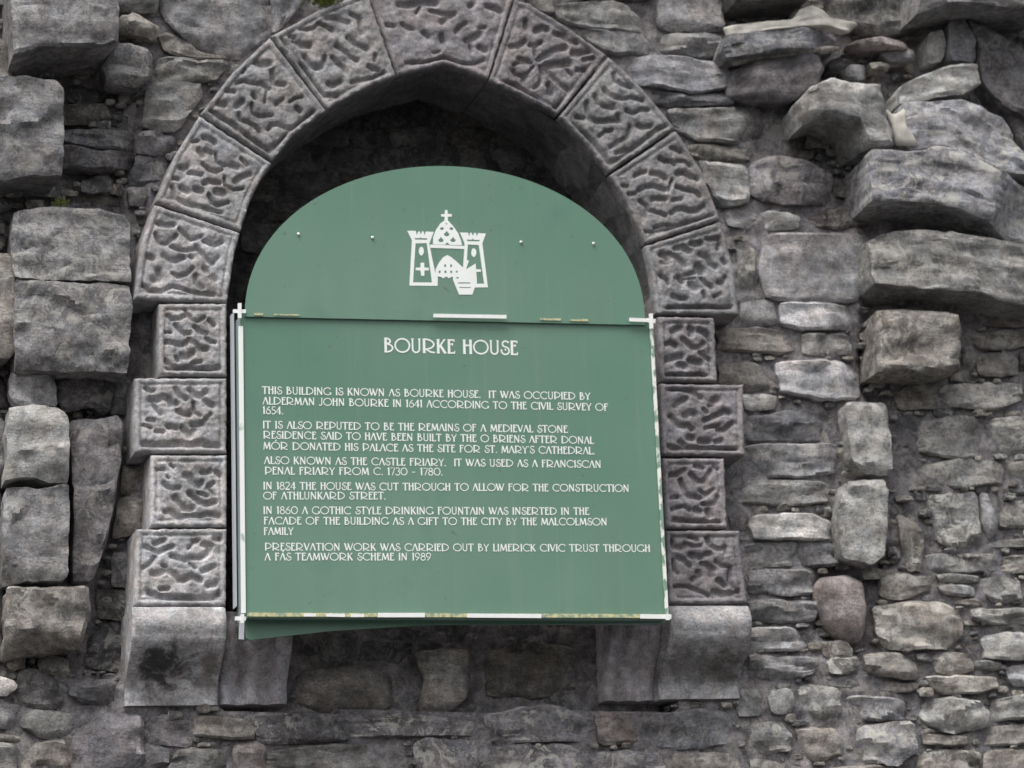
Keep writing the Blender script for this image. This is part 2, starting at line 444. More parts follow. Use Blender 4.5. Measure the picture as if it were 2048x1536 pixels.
s([(352,1502),(458,1500),(465,1570),(330,1570)],1,108,'n')
s([(470,1484),(530,1486),(530,1570),(470,1570)],0.5,100,'r')
s([(-60,740),(14,745),(18,810),(-60,815)],-3,84,'g')
s([(-60,830),(8,835),(6,960),(-60,960)],2,100,'g')
s([(-60,975),(4,975),(4,1150),(-60,1150)],-1,84,'p')
s([(-60,1165),(10,1165),(8,1330),(-60,1335)],-2,80,'g')
# small stones between the left toothing and the arch
s([(240,30),(270,20),(298,40),(322,50),(316,76),(290,70),(242,62)],5,116,'w',.5,facets=4)
s([(240,82),(298,86),(308,108),(304,150),(275,173),(216,160),(206,127),(228,96)],6,108,'g',.4,facets=4,bev=.02)
s([(326,-60),(545,-60),(538,66),(478,112),(400,98),(345,55),(325,20)],2.4,112,'g',.2,facets=2)
s([(318,60),(345,62),(400,102),(466,118),(380,112),(330,105)],2,108,'w')
s([(310,117),(355,115),(458,124),(434,158),(330,161),(306,150)],2.4,112,'n',.5)
s([(236,-60),(318,-60),(314,16),(262,18),(240,14)],4,106,'n')
s([(300,168),(398,166),(404,190),(356,260),(285,254),(290,205)],2.6,112,'n',.1,facets=0)
s([(280,264),(354,266),(338,306),(276,304)],1.5,102,'p')
s([(274,309),(334,310),(312,368),(264,364)],1,92,'b')
s([(260,374),(300,374),(288,406),(262,408)],1,102,'g')
s([(130,210),(208,206),(225,235),(130,250)],-2,80,'w')
s([(130,258),(268,257),(270,300),(190,292),(130,282)],1.5,88,'b')
s([(130,288),(190,298),(266,304),(262,330),(180,336),(130,330)],2,86,'p')
s([(214,212),(280,213),(275,252),(222,246)],-4,72,'g')
s([(140,392),(253,386),(254,414),(140,411)],-5,72,'w')
s([(140,165),(200,172),(206,200),(140,205)],-4,74,'g')
s([(268,625),(305,622),(305,668),(268,674)],-3,78,'w')
s([(268,682),(308,684),(310,750),(268,748)],-2,88,'p')
s([(195,1175),(255,1180),(256,1240),(200,1235)],-3,72,'w')
s([(190,1245),(252,1250),(248,1345),(170,1330)],-4,68,'b')
# above and right of the arch
s([(545,-60),(620,-60),(610,0),(556,62),(545,60)],2,120,'g')
s([(1040,-40),(1100,-40),(1108,22),(1085,20),(1060,8)],2,108,'n')
s([(1112,10),(1180,2),(1308,5),(1310,54),(1260,60),(1195,56),(1150,46),(1122,32)],2.6,122,'n',.3,facets=3)
s([(1150,58),(1310,64),(1310,105),(1222,107),(1190,90)],2,110,'g')
s([(1318,-60),(1448,-60),(1450,60),(1320,58)],2.4,112,'g',.3)
s([(1112,-60),(1308,-60),(1308,-4),(1180,-6),(1116,0)],3,96,'n')
s([(1320,66),(1450,64),(1454,106),(1400,114),(1320,98)],2,104,'g')
s([(1226,113),(1300,107),(1440,119),(1460,140),(1460,172),(1400,184),(1300,167),(1268,164),(1245,132)],3,120,'b',.3)
s([(1288,172),(1400,190),(1464,178),(1465,212),(1380,213),(1318,210)],1.5,94,'b',0)
s([(1335,219),(1470,216),(1535,231),(1540,258),(1480,282),(1400,276),(1355,256)],2.4,122,'n',.4,facets=3)
s([(1378,286),(1440,290),(1500,296),(1500,319),(1390,317)],1,90,'w')
s([(1398,322),(1495,329),(1500,400),(1480,405),(1442,406),(1415,362)],2.6,136,'n',.3,facets=0)
s([(1446,415),(1520,420),(1525,455),(1462,452)],1,104,'g')
s([(1508,322),(1545,309),(1610,320),(1665,350),(1666,400),(1600,404),(1530,396),(1508,380)],3.5,96,'p',.4)
s([(1530,420),(1600,430),(1596,455),(1530,458)],1.5,124,'n')
s([(1622,432),(1690,405),(1742,410),(1740,446),(1680,455),(1614,450)],0,84,'r')
s([(1455,66),(1530,58),(1595,52),(1656,48),(1702,64),(1690,86),(1563,101),(1464,116),(1452,95)],11,96,'b',.3,bev=.015)
s([(1462,126),(1530,113),(1640,99),(1656,130),(1640,170),(1590,198),(1520,196),(1472,180)],8,86,'p',.1,bev=.025)
s([(1470,206),(1522,214),(1520,290),(1490,288)],0,94,'p')
s([(1530,220),(1590,222),(1594,292),(1530,290)],-1,90,'w')
s([(1655,-60),(1850,-60),(1846,58),(1750,68),(1690,42),(1655,20)],2,78,'n',.2)
s([(1460,-60),(1640,-60),(1620,-4),(1480,0)],12,74,'n',.1)
s([(1702,79),(1760,73),(1828,88),(1820,98),(1742,92)],5,118,'r',0)
s([(1770,101),(1828,97),(1834,118),(1782,118)],4,104,'g')
s([(1746,122),(1784,126),(1780,136),(1750,135)],4,118,'w')
s([(1682,132),(1728,127),(1735,158),(1692,154)],3,98,'b')
s([(1664,113),(1698,115),(1704,126),(1688,137),(1666,132)],5,60,'b',0,bev=.02)
s([(1856,70),(1884,59),(1894,80),(1889,120),(1860,124),(1855,95)],6,124,'n')
s([(1898,44),(1925,30),(1950,70),(1956,120),(1900,120)],7,104,'b')
s([(1850,-60),(2110,-60),(2110,12),(1990,9),(1900,5),(1850,14)],19,104,'g',.3)
s([(1936,30),(1990,60),(2050,100),(2075,120),(2075,240),(2010,215),(1968,160),(1962,90)],8,82,'p',.2)
s([(1986,150),(2110,120),(2110,350),(2050,300),(2022,238)],5,92,'p',.3)
s([(1815,160),(1900,131),(1955,126),(1964,165),(1930,186),(1860,196),(1815,194)],14,130,'n',.5,facets=3)
s([(1604,196),(1625,172),(1668,152),(1720,161),(1764,166),(1778,225),(1790,286),(1740,288),(1722,244),(1660,222),(1614,242)],16,124,'n',.2,facets=3,bev=.018)
s([(1812,200),(1930,200),(2008,240),(2050,305),(2110,360),(2000,339),(1940,310),(1880,289),(1830,292),(1812,250)],14,124,'b',.75,facets=3)
s([(1742,299),(1850,301),(1880,290),(1925,302),(2000,342),(2110,368),(2110,480),(2040,462),(1930,420),(1860,405),(1746,400)],17,120,'b',.85,facets=2)
# right-hand toothing below
s([(1748,470),(1800,456),(1900,463),(2110,500),(2110,612),(2000,601),(1960,586),(1900,580),(1800,575),(1755,563)],14,112,'n',.5,facets=2)
s([(1766,612),(1850,616),(1924,626),(1928,660),(1924,738),(1870,750),(1762,740),(1759,690)],13,100,'w',.5,facets=2,bev=.02)
s([(1942,626),(2000,630),(2110,630),(2110,650),(1946,654)],1,96,'w')
s([(1936,666),(2000,661),(2110,664),(2110,690),(1960,698)],1,104,'w',.6)
s([(1930,702),(1954,706),(1944,738),(1930,740)],1,112,'w')
s([(1966,706),(2030,706),(2040,730),(2033,750),(1960,750)],2,104,'w',.5)
s([(2045,700),(2110,700),(2110,755),(2045,752)],0,92,'g')
s([(1790,790),(1830,762),(1878,762),(1896,816),(1800,818)],0,100,'w')
s([(1884,768),(2044,766),(2046,798),(2000,816),(1904,812)],2,126,'n',.9)
s([(2052,768),(2110,768),(2110,820),(2052,820)],1,110,'n')
s([(1792,830),(1830,832),(1836,870),(1836,958),(1792,955)],-1,88,'b')
s([(1842,836),(1970,832),(1974,900),(1930,920),(1842,900)],2,116,'n',1.0)
s([(1980,836),(2110,832),(2110,904),(1986,904)],2,120,'n',1.0)
s([(1850,926),(1930,917),(2004,922),(2008,964),(1930,972),(1842,960)],2,116,'n',1.0)
s([(2016,926),(2110,916),(2110,960),(2022,960)],1,112,'w',.6)
# smooth coursed patch right of the arch
s([(1532,472),(1560,467),(1730,467),(1728,560),(1714,603),(1536,598),(1522,540)],2.4,122,'g',.1,facets=0,rough=.4,step=.011)
s([(1476,482),(1514,500),(1510,590),(1482,590)],1.5,114,'n',.5)
s([(1482,602),(1549,602),(1551,649),(1486,649)],1.5,112,'g')
s([(1566,604),(1700,607),(1718,635),(1714,656),(1602,657),(1566,645)],3,146,'g',.1,facets=1,rough=.6)
s([(1438,656),(1520,656),(1594,662),(1596,698),(1560,706),(1440,698)],2,118,'w',.2,rough=.7)
s([(1606,666),(1707,667),(1708,706),(1612,706)],2,126,'n',.4,rough=.7)
s([(1440,727),(1500,722),(1545,723),(1551,773),(1500,778),(1440,764)],2,108,'w',.1,rough=.7)
s([(1556,722),(1714,720),(1727,742),(1726,793),(1650,798),(1566,784),(1559,752)],3.2,146,'g',.2,rough=.9)
s([(1492,787),(1554,792),(1548,818),(1496,819)],2,132,'n')
s([(1496,831),(1600,822),(1670,817),(1674,880),(1502,884)],1.5,96,'b',.2)
s([(1467,891),(1560,889),(1667,887),(1667,949),(1520,953),(1480,934)],2.2,122,'g',.3)
s([(1460,961),(1654,961),(1654,1004),(1600,1009),(1467,1003)],2,116,'n',.2,rough=.7)
s([(1509,1030),(1620,1027),(1663,1041),(1668,1076),(1512,1077),(1503,1052)],3.4,160,'n',.1,facets=1,rough=.6)
s([(1462,1016),(1499,1021),(1499,1078),(1464,1078)],1,96,'p')
s([(1492,1087),(1594,1084),(1595,1128),(1502,1130)],1.6,106,'g')
s([(1601,1087),(1671,1087),(1671,1128),(1602,1137)],1,92,'b')
s([(1499,1137),(1624,1140),(1627,1188),(1502,1186)],2,108,'g')
s([(1502,1197),(1629,1202),(1629,1243),(1504,1243)],2,110,'g')
s([(1503,1254),(1624,1257),(1619,1299),(1506,1298)],2.6,132,'g',.5)
s([(1692,804),(1776,803),(1782,870),(1786,950),(1732,944),(1706,918),(1697,850)],6.5,128,'n',.6,facets=2)
s([(1690,962),(1774,957),(1779,1010),(1770,1108),(1745,1128),(1686,1113),(1679,1030)],6.5,122,'n',.7,facets=3)
s([(1650,1152),(1700,1146),(1734,1160),(1742,1220),(1733,1284),(1705,1279),(1665,1250),(1641,1210),(1636,1175)],4.5,118,'r',0,facets=1,rough=.4,bev=.03)
# coursed rubble lower right
s([(1797,1012),(1850,1060),(1850,1138),(1816,1138),(1802,1080)],1,104,'w',.7)
s([(1857,992),(1956,987),(1966,1088),(1930,1098),(1882,1080)],2.4,118,'n',.9)
s([(1964,986),(1980,990),(1998,1060),(1985,1070),(1972,1042)],3,126,'g')
s([(2006,1002),(2110,1002),(2110,1048),(2006,1053)],1,108,'n',.8)
s([(1976,1080),(2110,1077),(2110,1095),(1976,1092)],2,120,'n')
s([(1857,1107),(1994,1107),(1997,1139),(1900,1148),(1859,1139)],1,108,'g',.8)
s([(2002,1111),(2110,1111),(2110,1149),(2006,1144)],1,104,'w',.6)
s([(1762,1152),(1864,1150),(1868,1174),(1810,1199),(1766,1190)],2,112,'w',.5)
s([(1877,1147),(1954,1151),(1958,1164),(1882,1161)],1.5,118,'n',.6)
s([(1877,1169),(1949,1171),(1949,1191),(1892,1187)],1.5,116,'n',.3)
s([(1971,1156),(2038,1159),(2044,1199),(1996,1203),(1966,1181)],2,118,'n',.6)
s([(2055,1155),(2110,1155),(2110,1205),(2055,1205)],1,104,'w')
s([(1902,1199),(1969,1201),(1970,1210),(1922,1208)],1.5,118,'w')
s([(1753,1212),(1800,1205),(1889,1202),(1923,1236),(1928,1270),(1900,1296),(1790,1297),(1761,1279)],2.6,128,'w',1.0,facets=2)
s([(1947,1217),(2110,1217),(2110,1247),(1990,1247),(1950,1235)],2,130,'n',.5)
s([(1967,1267),(2110,1264),(2110,1317),(1977,1317)],2.6,134,'n',.7)
s([(1731,1307),(1820,1305),(1844,1331),(1849,1354),(1780,1354),(1736,1340)],2.6,114,'w',.4)
s([(1867,1307),(1944,1307),(1944,1340),(1882,1344)],1.4,114,'w',.7)
s([(1952,1322),(1999,1324),(1999,1339),(1954,1338)],1,110,'n')
s([(2017,1332),(2110,1327),(2110,1370),(2027,1369)],2,146,'g')
s([(1857,1352),(1990,1352),(1999,1370),(1970,1384),(1890,1387),(1866,1370)],3,136,'w',.8)
s([(1502,1308),(1639,1314),(1643,1335),(1610,1354),(1502,1354)],2,108,'g',.5,layer=2)
s([(1657,1317),(1709,1312),(1716,1340),(1667,1347)],2,112,'n',.9)
s([(1742,1363),(1839,1366),(1829,1384),(1752,1379)],1,104,'w')
s([(1634,1362),(1720,1360),(1730,1382),(1640,1366)],1,104,'g')
s([(1541,1377),(1587,1374),(1589,1424),(1546,1424)],2.4,124,'n',.2)
s([(1602,1372),(1679,1374),(1679,1438),(1611,1438)],1.4,114,'n',.8)
s([(1692,1392),(1740,1390),(1808,1397),(1813,1438),(1760,1438),(1697,1425)],2.6,124,'b',.7)
s([(1844,1392),(1950,1397),(1978,1421),(1973,1454),(1900,1464),(1852,1440)],2.6,128,'n',.8)
s([(1987,1397),(2110,1387),(2110,1430),(1991,1439)],2,124,'n',.6)
s([(1847,1467),(1944,1471),(1944,1489),(1852,1488)],1.6,118,'w',.4)
s([(1962,1457),(2110,1442),(2110,1484),(1967,1489)],2,124,'w',.5)
s([(1722,1452),(1829,1442),(1831,1500),(1800,1529),(1722,1519)],2.6,138,'g',1.0)
s([(1592,1452),(1689,1457),(1693,1509),(1622,1519)],2.4,124,'w',.2,bev=.02)
s([(1492,1442),(1579,1442),(1584,1499),(1501,1509)],1.4,110,'n',.6)
s([(1502,1517),(1619,1527),(1619,1570),(1502,1570)],1,112,'w',.5)
s([(1842,1502),(1958,1502),(1958,1570),(1842,1570)],1,112,'w',.7)
s([(1972,1502),(2110,1497),(2110,1570),(1972,1570)],1.4,110,'w',.4)
s([(1642,1532),(1829,1532),(1829,1570),(1642,1570)],1.4,122,'w',.5)
s([(1478,1372),(1530,1377),(1525,1430),(1480,1430)],1,108,'n',.5)
# ledge and rubble under the board
s([(500,1432),(640,1427),(698,1442),(698,1480),(520,1488)],1.5,84,'p',.5)
s([(540,1494),(700,1492),(800,1478),(820,1570),(540,1570)],1,84,'n',.1)
s([(704,1440),(830,1432),(956,1440),(958,1470),(820,1470),(710,1474)],2,94,'p',.9)
s([(832,1480),(956,1480),(958,1570),(834,1570)],1.6,90,'p',.7)
s([(968,1430),(1040,1416),(1100,1412),(1176,1430),(1178,1480),(1000,1482)],2,106,'p',1.0)
s([(970,1492),(1174,1490),(1160,1570),(972,1570)],1.6,100,'p',.9)
s([(1192,1424),(1290,1427),(1298,1480),(1200,1490)],1,88,'r',.3)
s([(1304,1432),(1400,1418),(1462,1414),(1470,1488),(1312,1498)],1,90,'b',.3)
s([(1180,1502),(1328,1506),(1328,1570),(1182,1570)],1,94,'p',.6)
s([(1342,1506),(1478,1502),(1488,1570),(1344,1570)],1,96,'w',.4)
# recess under the board
s([(590,1352),(635,1332),(700,1328),(745,1332),(792,1348),(800,1395),(760,1426),(650,1424),(592,1402)],-5.2,104,'w',0,bev=.04,rough=.5,facets=0)
s([(835,1300),(950,1294),(942,1385),(905,1418),(842,1414),(858,1352)],-2.8,120,'w',0,bev=.03,rough=.6)
s([(596,1262),(700,1270),(700,1322),(596,1322)],-6.6,96,'g')
s([(715,1270),(820,1282),(822,1328),(720,1322)],-6.6,88,'g')
s([(960,1285),(1060,1275),(1165,1295),(1172,1372),(1060,1402),(968,1392)],-6.2,92,'w',0,bev=.03)

NICHE = [(455,1425),(455,605),(462,560),(470,505),(480,460),(500,400),(525,350),(550,310),(590,262),(650,218),(720,178),
         (795,150),(840,138),(889,128),(940,142),(980,160),(1030,185),(1115,235),(1170,285),(1215,345),(1250,400),(1285,480),
         (1300,550),(1312,625),(1330,1000),(1338,1425)]
ARCH_OUT = [(255,1412),(268,597),(310,405),(400,228),(540,70),(738,-60),(1040,-60),(1216,108),(1352,257),(1442,440),(1480,632),(1500,1400)]

# rubble courses seen inside the niche, behind the board
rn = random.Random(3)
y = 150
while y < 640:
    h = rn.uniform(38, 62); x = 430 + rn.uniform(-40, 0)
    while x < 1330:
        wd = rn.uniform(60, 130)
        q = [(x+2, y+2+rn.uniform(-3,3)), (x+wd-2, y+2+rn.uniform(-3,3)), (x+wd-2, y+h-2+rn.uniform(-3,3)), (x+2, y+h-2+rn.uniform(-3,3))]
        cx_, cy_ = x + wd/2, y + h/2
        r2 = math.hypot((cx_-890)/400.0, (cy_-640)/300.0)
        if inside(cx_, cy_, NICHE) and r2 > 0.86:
            s(q, -15.5 + rn.uniform(-.5, .4), rn.uniform(52, 70), rn.choice('gpnw'), .1, rough=.7)  # low tones put the niche's shade into the stone colour
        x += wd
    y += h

for i, (poly, d, lum, hue, lich, kw) in enumerate(S):
    if 500 < poly[0][0] < 1500 and poly[0][1] > 1405: lum += 14
    if 0 < d and poly[0][1] < 1400 and poly[0][0] > 1440: lum += 6
    if d > 9: kw.setdefault('round_', 0)
    if d > 5: kw.setdefault('bev', .003); kw.setdefault('rough', .75)
    kw.setdefault('grow', 0.0045 if d < 4.5 else 0.001)
    dd = max(d, .9) if -.99 < d < .9 else d
    if 0 < dd < 4: dd *= .72
    v, f = stone_geo(poly, dd * DM, 100 + i, back=(0.24 if d < -5 else 0.12), **kw)
    add_part('stone', v, f, M_RUB, wall, color=tone(lum, hue, lich), sharp=38)

# ------------------------------------------------------------------ rubble beyond the frame, joined
def joined(name, items, mat, parent, kind, color):
    V, Fc = [], []
    for v, f in items:
        o = len(V); V += v; Fc += [tuple(i + o for i in q) for q in f]
    return add_part(name, V, Fc, mat, parent, kind=kind, color=color, sharp=38)
for band in range(4):
    items = []
    y = -520
    while y < 2100:
        h = rn.uniform(45, 85); x = -620 + rn.uniform(-60, 0)
        while x < 2700:
            wd = rn.uniform(70, 190)
            out = x + wd < -62 or x > 2112 or y + h < -62 or y > 1572
            if out and rn.randrange(4) == band:
                q = [(x+3, y+3+rn.uniform(-4,4)), (x+wd-3, y+3+rn.uniform(-4,4)), (x+wd-3, y+h-3+rn.uniform(-4,4)), (x+3, y+h-3+rn.uniform(-4,4))]
                dd = rn.uniform(0, 3) if rn.random() < .8 else rn.uniform(4, 10)
                items.append(stone_geo(q, dd * DM, rn.random() * 1e6, step=.022))
            x += wd
        y += h
    joined('rubble', items, M_RUB, wall, 'stuff', tone([104, 114, 122, 96][band], 'gnwp'[band], .5))

# chips and pinnings pressed into the joints
GS = 3.0
gx, gy = np.meshgrid(np.arange(-70, 2120, GS), np.arange(-70, 1600, GS))
def mask(poly, sc_=1.0):
    if sc_ != 1.0:
        c = centroid(poly); poly = [(c[0] + (p[0] - c[0]) * sc_, c[1] + (p[1] - c[1]) * sc_) for p in poly]
    c = np.zeros(gx.shape, bool); n = len(poly); j = n - 1
    ys = [p[1] for p in poly]; r0 = max(0, int((min(ys) + 70) / GS)); r1 = min(gx.shape[0], int((max(ys) + 70) / GS) + 2)
    X_, Y_ = gx[r0:r1], gy[r0:r1]; cc = c[r0:r1]
    for i in range(n):
        xi, yi = poly[i]; xj, yj = poly[j]
        if yi != yj: cc ^= ((yi > Y_) != (yj > Y_)) & (X_ < (xj - xi) * (Y_ - yi) / (yj - yi) + xi)
        j = i
    return c
occ = mask(NICHE) | mask(ARCH_OUT)
for q in S: occ |= mask(q[0], 1.02)
fill = []
for size, tries in ((34, 900), (24, 1800), (16, 3500), (10, 6000), (6.5, 7000)):
    for i in range(tries):
        px, py = rn.uniform(-40, 2090), rn.uniform(-40, 1570)
        a = size * rn.uniform(.8, 1.3); b = size * rn.uniform(.32, .6)
        ix, iy = int((px + 70) / GS), int((py + 70) / GS)
        if occ[iy, ix]: continue
        x0_, x1_, y0_, y1_ = int((px - a * .85 + 70) / GS), int((px + a * .85 + 70) / GS) + 1, int((py - b * .85 + 70) / GS), int((py + b * .85 + 70) / GS) + 1
        if occ[max(0, y0_):y1_, max(0, x0_):x1_].any(): continue
        occ[max(0, y0_):y1_, max(0, x0_):x1_] = True
        j = lambda: rn.uniform(.72, 1.0)
        q = [(px - a * j(), py - b * j()), (px + a * rn.uniform(-.3, .3), py - b), (px + a * j(), py - b * j()), (px + a * j(), py + b * j()), (px + a * rn.uniform(-.3, .3), py + b), (px - a * j(), py + b * j())]
        deep = px < 262 or (1450 < px < 1850 and py < 470)
        fill.append(stone_geo(q, (-.03 if deep else .006) + rn.uniform(-.004, .009), rn.random() * 1e5, step=.011, bev=.004, facets=2, back=.07, grow=.002))
print('chips', len(fill))
for k, hue in enumerate('gw'):
    joined('stone_chips', fill[k::2], M_RUB, wall, 'stuff', tone([92, 106][k], hue, .6))

# ------------------------------------------------------------------ mortar and core, one rough sheet with the niche sunk in it
def core_sheet():
    x0, x1, z0, z1, st = -2.6, 2.9, 1.9, 6.1, 0.0125
    nx, nz = int((x1 - x0) / st), int((z1 - z0) / st)
    X, Z = np.meshgrid(np.linspace(x0, x1, nx), np.linspace(z0, z1, nz))
    PX, PY = to_px(X, 0 * X, Z)
    def pin(poly):
        c = np.zeros(X.shape, bool); n = len(poly); j = n - 1
        for i in range(n):
            xi, yi = poly[i]; xj, yj = poly[j]
            if yi != yj:
                c ^= ((yi > PY) != (yj > PY)) & (PX < (xj - xi) * (PY - yi) / (yj - yi) + xi)
            j = i
        return c
    D = np.where(PX > 1745, 0.008, np.where((PX > 1440) & (PY > 460), 0.001, 0.007))
    for poly, dd in (([(-100,-100),(240,-100),(270,300),(262,800),(262,1350),(-100,1350)], .065),
                     ([(1455,-10),(1720,0),(1850,60),(1820,200),(1745,300),(1740,460),(1600,300),(1590,190),(1460,190)], .05),
                     ([(1740,560),(1770,560),(1760,760),(1780,800),(1725,800)], .06),
                     ([(1640,1100),(1790,1100),(1760,1160),(1750,1300),(1700,1310),(1640,1260)], .05)):
        D[pin(poly)] = dd
    k = np.ones(5) / 5
    for ax in (0, 1): D = np.apply_along_axis(lambda a: np.convolve(np.pad(a, 2, 'edge'), k, 'valid'), ax, D)
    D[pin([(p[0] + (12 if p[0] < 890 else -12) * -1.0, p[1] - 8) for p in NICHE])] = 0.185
    D[pin([(455,1225),(1345,1225),(1345,1432),(450,1432)]) & (D > .1)] = 0.085
    # hide the sheet inside the arch stones' bodies
    verts = []
    Dl, Xl, Zl = D.ravel().tolist(), X.ravel().tolist(), Z.ravel().tolist()
    for d, x, z in zip(Dl, Xl, Zl):
        a = 0.006 * noise.noise((x * 9, .3, z * 13)) + 0.010 * noise.noise((x * 26, 4.3, z * 40)) + 0.006 * noise.noise((x * 70, 8.3, z * 80))
        verts.append((x, d + a, z))
    faces = [(j * nx + i, j * nx + i + 1, (j + 1) * nx + i + 1, (j + 1) * nx + i) for j in range(nz - 1) for i in range(nx - 1)]
    fa, fb = [], []
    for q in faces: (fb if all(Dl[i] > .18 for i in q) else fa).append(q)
    def sub(fs):
        used = sorted({i for q in fs for i in q}); mp_ = {o: k for k, o in enumerate(used)}
        return [verts[i] for i in used], [tuple(mp_[i] for i in q) for q in fs]
    return sub(fa), sub(fb)
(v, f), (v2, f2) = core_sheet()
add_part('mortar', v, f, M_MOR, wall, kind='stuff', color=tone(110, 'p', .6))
o = add_part('niche_back', v2, f2, M_MOR, wall, color=tone(58, 'p', .2)); o['label'] = 'soot-dark back of the niche behind the board, its shade painted in'  # recess shade is put into this dark tone along with soot
def box(x0, x1, y0, y1, z0, z1):
    v = [(x0,y0,z0),(x1,y0,z0),(x1,y1,z0),(x0,y1,z0),(x0,y0,z1),(x1,y0,z1),(x1,y1,z1),(x0,y1,z1)]
    return v, [(0,1,5,4),(1,2,6,5),(2,3,7,6),(3,0,4,7),(4,5,6,7),(3,2,1,0)]
v, f = box(-7, 8, 0.26, 0.9, 0, 7.4)
add_part('wall_core', v, f, M_MOR, wall, color=tone(98, 'p', .35), smooth=False)
for nm, bb in (('wall_face', (-7,-2.58,0.03,0.255,0,7.4)), ('wall_face', (2.88,8,0.03,0.255,0,7.4)), ('wall_face', (-2.57,2.87,0.03,0.255,0,1.92)), ('wall_face', (-2.57,2.87,0.03,0.255,6.08,7.4))):
    v, f = box(*bb); add_part(nm, v, f, M_MOR, wall, color=tone(108, 'g', .4), smooth=False)

# lime run-off left on some stones
def patch(poly, d, seed, lum_mat=M_LIME, thick=.01):
    v, f = stone_geo(poly, d, seed, rough=.5, bev=.012, facets=0, step=.008, back=-(d - .03))
    return v, f
for i, (poly, d) in enumerate([
        ([(1450,50),(1520,44),(1588,38),(1600,16),(1625,8),(1646,20),(1656,34),(1722,44),(1700,66),(1655,50),(1590,55),(1500,66),(1456,74)], .118),
        ([(1462,118),(1563,103),(1660,90),(1690,96),(1640,104),(1530,116),(1464,128)], .095),
        ([(1774,214),(1792,226),(1812,214),(1818,255),(1842,290),(1794,289),(1784,250)], .150)]):
    v, f = patch(poly, d, 900 + i)
    o = add_part('lime_deposit', v, f, M_LIME if i != 1 else M_MOR, wall, color=tone(125, 'w', 0))
    if i == 2: o['label'] = 'white lime run in the crack between two big blocks'

# ------------------------------------------------------------------ carved arch
arch = thing('carved_arch', 'pointed gothic arch of carved leaf panel stones with jambs and corbels round the green board', 'arch', P(889, 1410, 0))
AD = 0.115

def coons(top, right, bottom, left, n):
    T, _ = resample(top, n, False); B, _ = resample(bottom, n, False)
    Lf, _ = resample(left, n, False); Rt, _ = resample(right, n, False)
    T, B, Lf, Rt = map(np.array, (T, B, Lf, Rt))
    u = np.linspace(0, 1, n)[None, :, None]; v = np.linspace(0, 1, n)[:, None, None]
    G = (1 - v) * T[None] + v * B[None] + (1 - u) * Lf[:, None] + u * Rt[:, None]
    G -= (1 - u) * (1 - v) * T[0] + u * (1 - v) * T[-1] + (1 - u) * v * B[0] + u * v * B[-1]
    return G

def carved(name, top, right, bottom, left, crop, grooves, lum, hue='g', seed=0, d=AD, n=84, back=.19, edge_side=None, margin=13):
    # top and bottom run left to right, left and right run top to bottom
    G = coons(top, right, bottom, left, n)
    c0 = G.reshape(-1, 2).mean(0)
    G = c0 + (G - c0) * 0.997
    flat = G.reshape(-1, 2)
    sx = np.hypot(*(G[n // 2, -1] - G[n // 2, 0])); sy = np.hypot(*(G[-1, n // 2] - G[0, n // 2]))
    I = np.linspace(0, 1, n)
    U, V_ = np.meshgrid(I, I)
    de = np.minimum(np.minimum(U, 1 - U) * sx, np.minimum(V_, 1 - V_) * sy).ravel()
    (ox, oy), scl = crop
    fld = np.zeros(len(flat)); soft = np.zeros(len(flat))
    for pts, r in grooves:
        pp = [(ox + a / scl, oy + b / scl) for a, b in pts]
        dm = np.full(len(flat), 1e9)
        if len(pp) == 1: pp = pp * 2
        for a, b in zip(pp[:-1], pp[1:]):
            a = np.array(a); b = np.array(b); ab = b - a; L2 = (ab ** 2).sum() + 1e-9
            t = np.clip(((flat - a) @ ab) / L2, 0, 1)
            dm = np.minimum(dm, np.hypot(*(flat - (a + t[:, None] * ab)).T))
        fld = np.maximum(fld, np.exp(-(dm / (r * 1.0)) ** 3.2) * min(1.25, .55 + r / 9))
        soft = np.maximum(soft, np.exp(-dm / (r * 2.4)))
    win = np.clip((de - margin * .45) / (margin * .6), 0, 1); win = win * win * (3 - 2 * win)
    h = -0.0120 * fld * win - 0.0035 * soft * win
    h -= 0.004 * np.exp(-((de - margin) / 3.0) ** 2)
    h -= 0.007 * (1 - np.clip(de / 3.0, 0, 1)) ** 2
    verts = []
    for i, (x, y) in enumerate(flat.tolist()):
        a = noise.noise((x * .045 + seed * 3, y * .045, 1.0)); b = noise.noise((x * .12, y * .12 + seed, 2.0)); c = noise.noise((x * .3, y * .3, seed))
        w_ = win[i]
        hh = h[i] - 0.006 * max(0, 1 - de[i] / 5) * (0.5 + noise.noise((x * .08, y * .08, seed * 5)) * 1.4)
        hh = hh + (0.005 * a + .0022 * b) * w_ + 0.0009 * c + 0.001 * (1 - w_) * b
        p = P(x, y, d)
        verts.append((p.x, -(d + hh), p.z))
    faces = [(j * n + i, (j + 1) * n + i, (j + 1) * n + i + 1, j * n + i + 1) for j in range(n - 1) for i in range(n - 1)]
    loop = [i for i in range(n)] + [j * n + n - 1 for j in range(1, n)] + [(n - 1) * n + i for i in range(n - 2, -1, -1)] + [j * n for j in range(n - 2, 0, -1)]
    cur = loop
    for q in (.12, .5, 1.0):
        new = []
        for k in loop:
            v = verts[k]
            nn = .0025 * noise.noise((v[0] * 20, q * 7 + seed, v[2] * 20))
            new.append(len(verts)); verts.append((v[0] + nn, v[1] + (back - v[1]) * q, v[2] + nn))
        m_ = len(loop)
        for i in range(m_):
            j = (i + 1) % m_
            faces.append((cur[i], cur[j], new[j], new[i]))
        cur = new
    return add_part(name, verts, faces, M_ASH, arch, color=tone(lum, hue, .35), sharp=50)

